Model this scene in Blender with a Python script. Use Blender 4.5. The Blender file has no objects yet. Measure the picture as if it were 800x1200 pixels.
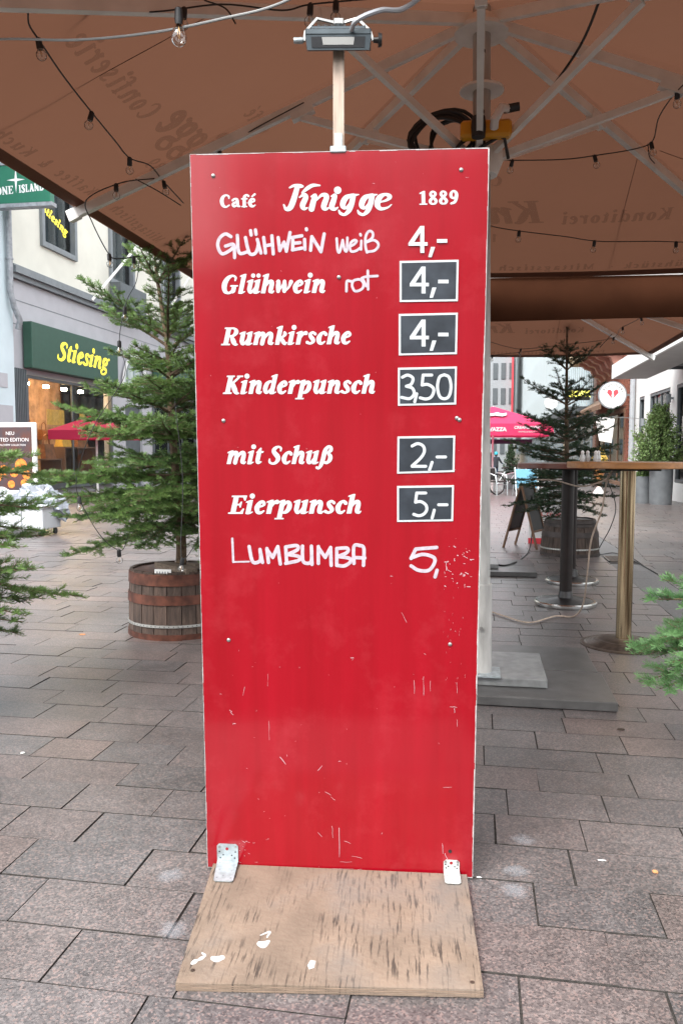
import bpy, math, random
import numpy as np
from mathutils import Vector, Matrix
random.seed(7); rng = np.random.default_rng(11)
sc = bpy.context.scene
R = math.radians

# ================================================================ camera
# The world is laid out along the street: +y runs down the street, +x to its right, z up.
PSI, PIT, ROLL, FPX, H = .1665, .0747, .0024, 944.0, 1.2
cam = bpy.data.objects.new('camera', bpy.data.cameras.new('camera'))
sc.collection.objects.link(cam); sc.camera = cam
cam.location = (0, 0, H); cam.rotation_mode = 'XYZ'
CAMROT = (Matrix.Rotation(PSI, 4, 'Z') @ Matrix.Rotation(math.pi/2-PIT, 4, 'X') @ Matrix.Rotation(ROLL, 4, 'Z')).to_3x3()
cam.matrix_world = Matrix.Translation((0, 0, H)) @ CAMROT.to_4x4()
cam.data.sensor_fit = 'VERTICAL'; cam.data.sensor_height = 24; cam.data.lens = 24*FPX/1200
cam.data.clip_start = .05; cam.data.clip_end = 1500

# ================================================================ sky, sun, exposure
world = bpy.data.worlds.new('World'); sc.world = world; world.use_nodes = True
wn = world.node_tree; wn.nodes.clear()
SUN_EL, SUN_AZ = 48, 205          # azimuth measured from +y towards +x
sky = wn.nodes.new('ShaderNodeTexSky'); sky.sky_type = 'NISHITA'; sky.sun_disc = False
sky.sun_elevation = R(SUN_EL); sky.sun_rotation = R(SUN_AZ); sky.dust_density = 6; sky.air_density = 1.2; sky.ozone_density = 1
hs = wn.nodes.new('ShaderNodeHueSaturation'); hs.inputs['Saturation'].default_value = .22; hs.inputs['Value'].default_value = 1.0
ovc = wn.nodes.new('ShaderNodeMixRGB'); ovc.inputs['Fac'].default_value = .6; ovc.inputs['Color2'].default_value = (10.0, 10.3, 10.7, 1)
bg = wn.nodes.new('ShaderNodeBackground'); bg.inputs['Strength'].default_value = .15
wo = wn.nodes.new('ShaderNodeOutputWorld')
wn.links.new(sky.outputs[0], hs.inputs['Color']); wn.links.new(hs.outputs[0], ovc.inputs['Color1'])
wn.links.new(ovc.outputs[0], bg.inputs['Color']); wn.links.new(bg.outputs[0], wo.inputs['Surface'])
sun = bpy.data.objects.new('sun', bpy.data.lights.new('sun', 'SUN')); sc.collection.objects.link(sun)
sun.data.energy = 1.4; sun.data.angle = R(25); sun.data.color = (1, .96, .9)
sd = Vector((math.sin(R(SUN_AZ))*math.cos(R(SUN_EL)), math.cos(R(SUN_AZ))*math.cos(R(SUN_EL)), math.sin(R(SUN_EL))))
sun.rotation_euler = sd.to_track_quat('Z', 'Y').to_euler()
sc.view_settings.view_transform = 'Standard'; sc.view_settings.look = 'None'
sc.view_settings.exposure = 1.3; sc.view_settings.gamma = 1
try:
    sc.cycles.max_bounces = 8; sc.cycles.transparent_max_bounces = 24; sc.cycles.diffuse_bounces = 4; sc.cycles.use_denoising = True
    sc.cycles.caustics_reflective = False; sc.cycles.caustics_refractive = False
except Exception: pass

# ================================================================ materials
def mat(name, col, rough=.6, metal=0., var=0., scale=8., bump=0., bscale=60., coat=0., spec=.5, objvar=0., emit=None, alpha=1., stretch=None, col2=None, detail=4):
    m = bpy.data.materials.new(name); m.use_nodes = True; nt = m.node_tree; N = nt.nodes; Lk = nt.links
    b = N['Principled BSDF']; b.inputs['Base Color'].default_value = (*col, 1); b.inputs['Roughness'].default_value = rough
    b.inputs['Metallic'].default_value = metal; b.inputs['Coat Weight'].default_value = coat; b.inputs['Coat Roughness'].default_value = .08
    b.inputs['Specular IOR Level'].default_value = spec; b.inputs['Alpha'].default_value = alpha
    if emit: b.inputs['Emission Color'].default_value = (*emit[0], 1); b.inputs['Emission Strength'].default_value = emit[1]
    if var or bump or col2:
        tc = N.new('ShaderNodeTexCoord'); mp = N.new('ShaderNodeMapping'); Lk.new(tc.outputs['Object'], mp.inputs[0])
        if stretch: mp.inputs['Scale'].default_value = stretch
    if var or col2:
        n = N.new('ShaderNodeTexNoise'); n.inputs['Scale'].default_value = scale; n.inputs['Detail'].default_value = detail; Lk.new(mp.outputs[0], n.inputs[0])
        cr = N.new('ShaderNodeValToRGB'); Lk.new(n.outputs['Fac'], cr.inputs[0])
        lo = tuple(max(0, c*(1-var)) for c in col); hi = tuple(min(1, c*(1+var)) for c in col)
        if col2: lo = col; hi = col2
        cr.color_ramp.elements[0].position = .35; cr.color_ramp.elements[1].position = .65
        cr.color_ramp.elements[0].color = (*lo, 1); cr.color_ramp.elements[1].color = (*hi, 1)
        src = cr.outputs[0]
    else:
        rgb = N.new('ShaderNodeRGB'); rgb.outputs[0].default_value = (*col, 1); src = rgb.outputs[0]
    if objvar:
        oi = N.new('ShaderNodeObjectInfo'); mr = N.new('ShaderNodeMapRange'); mr.inputs['To Min'].default_value = 1-objvar; mr.inputs['To Max'].default_value = 1+objvar
        Lk.new(oi.outputs['Random'], mr.inputs['Value']); h = N.new('ShaderNodeHueSaturation'); Lk.new(mr.outputs[0], h.inputs['Value']); Lk.new(src, h.inputs['Color']); src = h.outputs[0]
    Lk.new(src, b.inputs['Base Color'])
    if bump:
        n2 = N.new('ShaderNodeTexNoise'); n2.inputs['Scale'].default_value = bscale; n2.inputs['Detail'].default_value = 3; Lk.new(mp.outputs[0], n2.inputs[0])
        bp = N.new('ShaderNodeBump'); bp.inputs['Strength'].default_value = bump; bp.inputs['Distance'].default_value = .01
        Lk.new(n2.outputs['Fac'], bp.inputs['Height']); Lk.new(bp.outputs[0], b.inputs['Normal'])
    return m
def two_sided(name, col, trans, tcol=None, var=.06, scale=3., rough=.8):
    m = mat(name, col, rough, var=var, scale=scale, bump=.12, bscale=9); nt = m.node_tree; N = nt.nodes
    b = N['Principled BSDF']; t = N.new('ShaderNodeBsdfTranslucent'); mx = N.new('ShaderNodeMixShader')
    t.inputs['Color'].default_value = (*(tcol or col), 1); mx.inputs[0].default_value = trans
    nt.links.new(b.outputs[0], mx.inputs[1]); nt.links.new(t.outputs[0], mx.inputs[2]); nt.links.new(mx.outputs[0], N['Material Output'].inputs[0])
    return m
def glass(name, refl=.25, tint=(1, 1, 1), rough=.02, blend=.3):
    m = bpy.data.materials.new(name); m.use_nodes = True; nt = m.node_tree; N = nt.nodes; N.remove(N['Principled BSDF'])
    t = N.new('ShaderNodeBsdfTransparent'); t.inputs[0].default_value = (*tint, 1); g = N.new('ShaderNodeBsdfGlossy'); g.inputs['Roughness'].default_value = rough
    fr = N.new('ShaderNodeLayerWeight'); fr.inputs['Blend'].default_value = blend; ad = N.new('ShaderNodeMath'); ad.operation = 'ADD'; ad.inputs[1].default_value = refl; ad.use_clamp = True
    mx = N.new('ShaderNodeMixShader'); nt.links.new(fr.outputs['Fresnel'], ad.inputs[0]); nt.links.new(ad.outputs[0], mx.inputs[0])
    nt.links.new(t.outputs[0], mx.inputs[1]); nt.links.new(g.outputs[0], mx.inputs[2]); nt.links.new(mx.outputs[0], N['Material Output'].inputs[0])
    return m
def stone_mat():
    m = bpy.data.materials.new('granite'); m.use_nodes = True; nt = m.node_tree; N = nt.nodes; Lk = nt.links; b = N['Principled BSDF']
    geo = N.new('ShaderNodeNewGeometry'); oi = N.new('ShaderNodeObjectInfo'); at = N.new('ShaderNodeAttribute'); at.attribute_name = 'tone'
    ad = N.new('ShaderNodeMath'); ad.operation = 'ADD'; Lk.new(oi.outputs['Random'], ad.inputs[0]); Lk.new(at.outputs['Fac'], ad.inputs[1])
    fr = N.new('ShaderNodeMath'); fr.operation = 'FRACT'; Lk.new(ad.outputs[0], fr.inputs[0])
    base = N.new('ShaderNodeValToRGB'); Lk.new(fr.outputs[0], base.inputs[0]); e = base.color_ramp.elements
    cols = [(0, (.088, .085, .086)), (.25, (.112, .099, .097)), (.45, (.095, .089, .090)), (.62, (.126, .101, .096)), (.8, (.105, .099, .100)), (1, (.134, .107, .100))]
    e[0].position = 0; e[0].color = (*cols[0][1], 1); e[1].position = 1; e[1].color = (*cols[-1][1], 1)
    for p, c in cols[1:-1]: k = e.new(p); k.color = (*c, 1)
    v = N.new('ShaderNodeTexVoronoi'); v.inputs['Scale'].default_value = 190; Lk.new(geo.outputs['Position'], v.inputs['Vector'])
    sp = N.new('ShaderNodeSeparateColor'); Lk.new(v.outputs['Color'], sp.inputs[0])
    r1 = N.new('ShaderNodeValToRGB'); Lk.new(sp.outputs[0], r1.inputs[0]); q = r1.color_ramp.elements
    q[0].position = 0; q[0].color = (.28, .28, .30, 1); q[1].position = 1; q[1].color = (1.9, 1.85, 1.8, 1); k = q.new(.25); k.color = (.7, .7, .72, 1); k = q.new(.7); k.color = (1.15, 1.1, 1.08, 1)
    mu = N.new('ShaderNodeMixRGB'); mu.blend_type = 'MULTIPLY'; mu.inputs[0].default_value = .62; Lk.new(base.outputs[0], mu.inputs[1]); Lk.new(r1.outputs[0], mu.inputs[2])
    pk = N.new('ShaderNodeMixRGB'); pk.inputs[2].default_value = (.24, .175, .16, 1); Lk.new(mu.outputs[0], pk.inputs[1])
    r2 = N.new('ShaderNodeMath'); r2.operation = 'GREATER_THAN'; r2.inputs[1].default_value = .84; Lk.new(sp.outputs[1], r2.inputs[0])
    r3 = N.new('ShaderNodeMath'); r3.operation = 'MULTIPLY'; r3.inputs[1].default_value = .6; Lk.new(r2.outputs[0], r3.inputs[0]); Lk.new(r3.outputs[0], pk.inputs[0])
    n = N.new('ShaderNodeTexNoise'); n.inputs['Scale'].default_value = 1.7; n.inputs['Detail'].default_value = 6; n.inputs['Roughness'].default_value = .65; Lk.new(geo.outputs['Position'], n.inputs['Vector'])
    mr = N.new('ShaderNodeMapRange'); mr.inputs['From Min'].default_value = .3; mr.inputs['From Max'].default_value = .7; mr.inputs['To Min'].default_value = .74; mr.inputs['To Max'].default_value = 1.28; Lk.new(n.outputs['Fac'], mr.inputs['Value'])
    n3 = N.new('ShaderNodeTexNoise'); n3.inputs['Scale'].default_value = 13; n3.inputs['Detail'].default_value = 5; Lk.new(geo.outputs['Position'], n3.inputs['Vector'])
    mr3 = N.new('ShaderNodeMapRange'); mr3.inputs['From Min'].default_value = .3; mr3.inputs['From Max'].default_value = .7; mr3.inputs['To Min'].default_value = .88; mr3.inputs['To Max'].default_value = 1.1; Lk.new(n3.outputs['Fac'], mr3.inputs['Value'])
    mm = N.new('ShaderNodeMath'); mm.operation = 'MULTIPLY'; Lk.new(mr.outputs[0], mm.inputs[0]); Lk.new(mr3.outputs[0], mm.inputs[1])
    hv = N.new('ShaderNodeHueSaturation'); Lk.new(pk.outputs[0], hv.inputs['Color']); Lk.new(mm.outputs[0], hv.inputs['Value'])
    Lk.new(hv.outputs[0], b.inputs['Base Color'])
    rr = N.new('ShaderNodeMapRange'); b.inputs['Specular IOR Level'].default_value = .7; rr.inputs['To Min'].default_value = .24; rr.inputs['To Max'].default_value = .46; Lk.new(n.outputs['Fac'], rr.inputs['Value']); Lk.new(rr.outputs[0], b.inputs['Roughness'])
    bn = N.new('ShaderNodeTexNoise'); bn.inputs['Scale'].default_value = 240; bn.inputs['Detail'].default_value = 2; Lk.new(geo.outputs['Position'], bn.inputs['Vector'])
    bp = N.new('ShaderNodeBump'); bp.inputs['Strength'].default_value = .35; bp.inputs['Distance'].default_value = .002; Lk.new(bn.outputs['Fac'], bp.inputs['Height']); Lk.new(bp.outputs[0], b.inputs['Normal'])
    return m
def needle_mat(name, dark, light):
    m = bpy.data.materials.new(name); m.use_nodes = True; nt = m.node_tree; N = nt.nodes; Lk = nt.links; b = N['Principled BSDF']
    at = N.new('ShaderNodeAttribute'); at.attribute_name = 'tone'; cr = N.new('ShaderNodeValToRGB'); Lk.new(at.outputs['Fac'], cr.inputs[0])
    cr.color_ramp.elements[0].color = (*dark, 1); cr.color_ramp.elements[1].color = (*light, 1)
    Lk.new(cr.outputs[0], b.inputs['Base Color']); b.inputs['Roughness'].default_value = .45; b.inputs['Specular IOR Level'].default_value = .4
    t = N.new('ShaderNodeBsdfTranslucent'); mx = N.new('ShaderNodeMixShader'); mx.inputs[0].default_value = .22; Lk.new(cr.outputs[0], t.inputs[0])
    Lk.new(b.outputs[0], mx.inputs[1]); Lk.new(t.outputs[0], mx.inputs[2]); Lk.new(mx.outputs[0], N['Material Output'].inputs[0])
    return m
def red_paint():
    m = mat('red_board_paint', (.29, .001, .008), .5, coat=.9, spec=.12, bump=.05, bscale=1.6); nt = m.node_tree; N = nt.nodes; Lk = nt.links; b = N['Principled BSDF']
    b.inputs['Coat Roughness'].default_value = .16
    tc = N.new('ShaderNodeTexCoord'); mp = N.new('ShaderNodeMapping'); mp.inputs['Scale'].default_value = (9, 1, .7); Lk.new(tc.outputs['Object'], mp.inputs[0])
    n = N.new('ShaderNodeTexNoise'); n.inputs['Scale'].default_value = 1.6; n.inputs['Detail'].default_value = 7; n.inputs['Roughness'].default_value = .6; Lk.new(mp.outputs[0], n.inputs[0])
    cr = N.new('ShaderNodeValToRGB'); cr.color_ramp.elements[0].position = .3; cr.color_ramp.elements[0].color = (.24, .0007, .006, 1); cr.color_ramp.elements[1].position = .72; cr.color_ramp.elements[1].color = (.30, .0016, .010, 1)
    Lk.new(n.outputs['Fac'], cr.inputs[0])
    n2 = N.new('ShaderNodeTexNoise'); n2.inputs['Scale'].default_value = 5; n2.inputs['Detail'].default_value = 8; n2.inputs['Roughness'].default_value = .7; Lk.new(tc.outputs['Object'], n2.inputs[0])
    mr = N.new('ShaderNodeMapRange'); mr.inputs['From Min'].default_value = .52; mr.inputs['From Max'].default_value = .8; mr.inputs['To Max'].default_value = .24; Lk.new(n2.outputs['Fac'], mr.inputs['Value'])
    mx = N.new('ShaderNodeMixRGB'); mx.inputs[2].default_value = (.45, .07, .085, 1); Lk.new(mr.outputs[0], mx.inputs[0]); Lk.new(cr.outputs[0], mx.inputs[1]); Lk.new(mx.outputs[0], b.inputs['Base Color'])
    r = N.new('ShaderNodeMapRange'); r.inputs['To Min'].default_value = .05; r.inputs['To Max'].default_value = .20; Lk.new(n2.outputs['Fac'], r.inputs['Value']); Lk.new(r.outputs[0], b.inputs['Coat Roughness'])
    return m
def plywood():
    m = mat('plywood', (.215, .160, .118), .75, var=.22, scale=5, bump=.25, bscale=80); nt = m.node_tree; N = nt.nodes; Lk = nt.links; b = N['Principled BSDF']
    src = b.inputs['Base Color'].links[0].from_socket
    tc = N.new('ShaderNodeTexCoord'); mp = N.new('ShaderNodeMapping'); mp.inputs['Scale'].default_value = (135, 10, 1); Lk.new(tc.outputs['Object'], mp.inputs[0])
    n = N.new('ShaderNodeTexNoise'); n.inputs['Scale'].default_value = 1; n.inputs['Detail'].default_value = 3; n.inputs['Roughness'].default_value = .6; Lk.new(mp.outputs[0], n.inputs[0])
    cr = N.new('ShaderNodeValToRGB'); cr.color_ramp.elements[0].position = .53; cr.color_ramp.elements[1].position = .62; cr.color_ramp.elements[0].color = (0, 0, 0, 1); cr.color_ramp.elements[1].color = (1, 1, 1, 1); Lk.new(n.outputs['Fac'], cr.inputs[0])
    n2 = N.new('ShaderNodeTexNoise'); n2.inputs['Scale'].default_value = 7; Lk.new(tc.outputs['Object'], n2.inputs[0])
    mr = N.new('ShaderNodeMapRange'); mr.inputs['From Min'].default_value = .36; mr.inputs['From Max'].default_value = .56; Lk.new(n2.outputs['Fac'], mr.inputs['Value'])
    mu = N.new('ShaderNodeMath'); mu.operation = 'MULTIPLY'; Lk.new(cr.outputs[0], mu.inputs[0]); Lk.new(mr.outputs[0], mu.inputs[1]); mu2 = N.new('ShaderNodeMath'); mu2.operation = 'MULTIPLY'; mu2.inputs[1].default_value = .85; Lk.new(mu.outputs[0], mu2.inputs[0])
    mx = N.new('ShaderNodeMixRGB'); mx.inputs[2].default_value = (.035, .026, .021, 1); Lk.new(mu2.outputs[0], mx.inputs[0]); Lk.new(src, mx.inputs[1])
    n4 = N.new('ShaderNodeTexNoise'); n4.inputs['Scale'].default_value = 4.5; n4.inputs['Detail'].default_value = 6; Lk.new(tc.outputs['Object'], n4.inputs[0])
    mr4 = N.new('ShaderNodeMapRange'); mr4.inputs['From Min'].default_value = .48; mr4.inputs['From Max'].default_value = .72; mr4.inputs['To Max'].default_value = .8; Lk.new(n4.outputs['Fac'], mr4.inputs['Value'])
    mx4 = N.new('ShaderNodeMixRGB'); mx4.inputs[2].default_value = (.15, .135, .122, 1); Lk.new(mr4.outputs[0], mx4.inputs[0]); Lk.new(mx.outputs[0], mx4.inputs[1]); Lk.new(mx4.outputs[0], b.inputs['Base Color'])
    return m
MT = dict(
 stone=stone_mat(), joint=mat('joint_sand', (.045, .04, .036), .95, var=.4, scale=60), gutter=mat('gutter_stone', (.11, .105, .105), .5, var=.25, scale=40, bump=.3, bscale=90, objvar=.12),
 red=red_paint(), letter=mat('white_vinyl', (.50, .53, .55), .4), marker=mat('white_marker', (.44, .38, .43), .6, var=.12, scale=90), slate=mat('blackboard_grey', (.017, .021, .027), .55, col2=(.038, .046, .058), spec=.3, scale=14, detail=8),
 chip=mat('bare_chip', (.46, .30, .33), .7), edge=mat('worn_edge', (.42, .38, .38), .5, var=.25, scale=50), white2=mat('worn_white_paint', (.48, .49, .48), .6, var=.15, scale=60), ply=plywood(), plyedge=mat('plywood_edge', (.30, .21, .15), .8, col2=(.12, .09, .07), scale=9, stretch=(2, 2, 60)),
 galv=mat('galvanised', (.40, .45, .47), .45, .55, var=.18, scale=50), chrome=mat('chrome', (.62, .62, .60), .18, 1, var=.1, scale=20), mast_metal=mat('worn_mast_paint', (.42, .41, .39), .5, var=.22, scale=5, stretch=(4, 4, 1)), white_metal=mat('white_powder_coat', (.86, .85, .82), .42, var=.07, scale=9), rawwood=mat('raw_batten', (.46, .36, .29), .75, var=.18, scale=12, stretch=(8, 8, 1)),
 brown=two_sided('brown_canvas', (.150, .069, .043), .36, (.135, .060, .036)), brown2=two_sided('brown_canvas_seam', (.105, .050, .033), .34, (.09, .040, .026)), postblack=mat('black_post', (.014, .009, .008), .45, spec=.3, var=.3, scale=12), ink=mat('canvas_print', (.035, .018, .012), .9, alpha=.25), gapwhite=two_sided('bright_gap_white', (.8, .8, .78), .6), gut=mat('gutter_cloth', (.060, .023, .012), .95, spec=.05, var=.12, scale=4, bump=.1, bscale=10),
 black=mat('black_plastic', (.015, .015, .016), .45), blackm=mat('black_metal', (.02, .018, .018), .35, .3, var=.3, scale=20), cable=mat('black_cable', (.012, .012, .012), .5), greycable=mat('grey_cable', (.30, .31, .31), .4), bulb=glass('bulb_glass', .10, (.95, .95, .94), .02, .12), filament=mat('filament', (.6, .35, .15), .4, .6),
 lampgrey=mat('lamp_housing', (.06, .075, .085), .4, .5, var=.1, scale=30), lampblack=mat('lamp_reflector_dark', (.01, .01, .012), .25), lampglass=mat('lamp_lens', (.33, .33, .32), .2), steel=mat('steel_bracket', (.36, .36, .35), .35, .8),
 slab=mat('terrazzo_slab', (.20, .205, .205), .38, var=.18, scale=18, bump=.1, bscale=150), slabdark=mat('dark_slab', (.085, .083, .082), .35, var=.22, scale=10, bump=.1, bscale=150),
 brass=mat('aged_brass', (.66, .52, .33), .24, 1, col2=(.16, .10, .055), scale=4, stretch=(14, 14, .4)), woodtop=mat('orange_wood', (.38, .17, .055), .35, var=.2, scale=4, stretch=(1, 10, 10)), darktop=mat('red_brown_wood', (.13, .04, .025), .3, var=.25, scale=5), rust=mat('cast_base', (.10, .075, .06), .45, .6, var=.3, scale=25),
 stavedark=mat('dark_oak_stave', (.055, .038, .030), .8, var=.4, scale=7, bump=.5, bscale=26, objvar=.25, stretch=(6, 6, 1)), hoopdark=mat('dark_hoop', (.045, .035, .032), .6, .3, var=.3, scale=12), stave=mat('oak_stave', (.072, .047, .036), .8, var=.4, scale=7, bump=.5, bscale=26, objvar=.25, stretch=(6, 6, 1)), hoop=mat('rusty_hoop', (.105, .036, .022), .55, .35, var=.4, scale=16), strap=mat('galvanised_strap', (.42, .42, .40), .45, .6), soil=mat('soil', (.03, .022, .016), .95, var=.5, scale=30), plank=mat('weathered_plank', (.17, .13, .10), .85, var=.3, scale=10, stretch=(1, 8, 8)),
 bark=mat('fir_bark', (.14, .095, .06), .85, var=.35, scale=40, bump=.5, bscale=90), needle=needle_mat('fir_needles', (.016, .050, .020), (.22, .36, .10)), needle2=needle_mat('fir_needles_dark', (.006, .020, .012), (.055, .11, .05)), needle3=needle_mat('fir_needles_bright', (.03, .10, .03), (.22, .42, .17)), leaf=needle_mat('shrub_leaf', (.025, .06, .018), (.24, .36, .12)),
 cream=mat('cream_render', (.70, .69, .61), .85, var=.04, scale=1.5, bump=.05), palegrey=mat('pale_grey_render', (.46, .46, .49), .8, var=.04, scale=2), dkgrey=mat('dark_grey_frame', (.10, .115, .125), .5, var=.08, scale=5), midgrey=mat('mid_grey_trim', (.20, .22, .235), .5, var=.08, scale=5), iceblue=mat('pale_blue_render', (.60, .70, .74), .8, var=.04, scale=2), pipe=mat('zinc_pipe', (.30, .31, .33), .5, .4, var=.2, scale=9),
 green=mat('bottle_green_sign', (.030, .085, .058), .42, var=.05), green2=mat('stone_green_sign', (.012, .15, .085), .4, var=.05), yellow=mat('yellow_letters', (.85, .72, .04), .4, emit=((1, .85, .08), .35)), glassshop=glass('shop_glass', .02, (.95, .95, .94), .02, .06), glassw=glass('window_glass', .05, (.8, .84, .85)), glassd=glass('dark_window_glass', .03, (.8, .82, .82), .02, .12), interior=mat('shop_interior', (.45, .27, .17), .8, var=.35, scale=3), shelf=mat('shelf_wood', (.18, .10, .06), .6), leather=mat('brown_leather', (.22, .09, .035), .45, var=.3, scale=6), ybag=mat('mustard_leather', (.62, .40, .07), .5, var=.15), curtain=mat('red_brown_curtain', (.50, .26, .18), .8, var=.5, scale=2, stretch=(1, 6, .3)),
 white=mat('white_paint', (.80, .80, .79), .6, var=.02), whiterough=mat('white_render', (.70, .71, .70), .85, var=.03, scale=2, bump=.04), brick=mat('red_brick', (.30, .095, .055), .85, var=.25, scale=6, objvar=.18), mortar=mat('mortar', (.30, .20, .16), .9), pinkwood=mat('salmon_moulding', (.42, .21, .16), .6, var=.08), ochre=mat('ochre_render', (.62, .50, .32), .8, var=.05), awnred=mat('dark_red_awning', (.22, .02, .025), .7), awngrey=mat('grey_soffit', (.52, .52, .52), .6, var=.05, scale=3),
 officeglass=mat('office_glass', (.20, .26, .30), .25, .1, var=.18, scale=.6), officeframe=mat('office_frame', (.50, .56, .58), .4, .2), tile=mat('pale_tiles', (.46, .54, .57), .35, var=.06), stonebeige=mat('beige_stone', (.42, .36, .28), .8, var=.06), stonegrey=mat('grey_stone', (.33, .35, .37), .8, var=.08), pink=two_sided('pink_parasol', (.75, .055, .17), .45, (.85, .08, .22), var=.03), navy=mat('navy_band', (.03, .03, .06), .6), crimson=two_sided('reflection_parasol', (.50, .02, .07), .3, var=.03),
 red2=mat('red_heart', (.75, .06, .08), .5), kiosk=mat('kiosk_sign', (.03, .03, .028), .5), kioskl=mat('kiosk_letters', (.85, .80, .10), .4, emit=((1, .95, .2), 1.0)), planter=mat('grey_planter', (.13, .14, .15), .6, var=.12, scale=6), chalk=mat('chalkboard', (.012, .012, .013), .5), frame=mat('board_frame_wood', (.20, .11, .065), .7, var=.2), poster=mat('dark_poster', (.045, .035, .045), .5, col2=(.10, .03, .02), scale=7), posterlight=mat('poster_text', (.75, .72, .72), .5), amber=mat('poster_amber', (.80, .22, .03), .5, var=.4, scale=20), silver=mat('silver_foil', (.30, .32, .36), .35, .5, var=.15, scale=20, bump=.6, bscale=30), cart=mat('white_cart', (.50, .52, .54), .5),
 orange=mat('yellow_orange_plastic', (.72, .33, .01), .4), coat=mat('dark_coat', (.035, .038, .048), .9), jeans=mat('jeans', (.05, .09, .17), .9), skin=mat('skin', (.50, .30, .22), .6), cap=mat('turquoise_cap', (.05, .42, .55), .7), hair=mat('hair', (.06, .035, .02), .8), lime=mat('lime_post', (.15, .62, .06), .5), blue=mat('light_blue_panel', (.20, .48, .66), .5), alu=mat('aluminium_chair', (.55, .60, .62), .35, .7), rattan=mat('dark_rattan', (.05, .045, .045), .8), cork=mat('scrap_orange', (.60, .28, .12), .8), paper=mat('paper_scrap', (.75, .75, .74), .8), leafb=mat('dry_leaf', (.05, .035, .025), .8), chalkdust=mat('paint_spill', (.62, .66, .72), .9), glassjar=mat('shaker_glass', (.55, .56, .55), .2), facade=mat('reflection_block_grey', (.16, .14, .13), .8, var=.1, scale=1), lamp=mat('shop_lamp', (1, .8, .5), .4, emit=((1, .72, .38), 90)),
)
SMOOTH_ANGLE = R(40)

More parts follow.
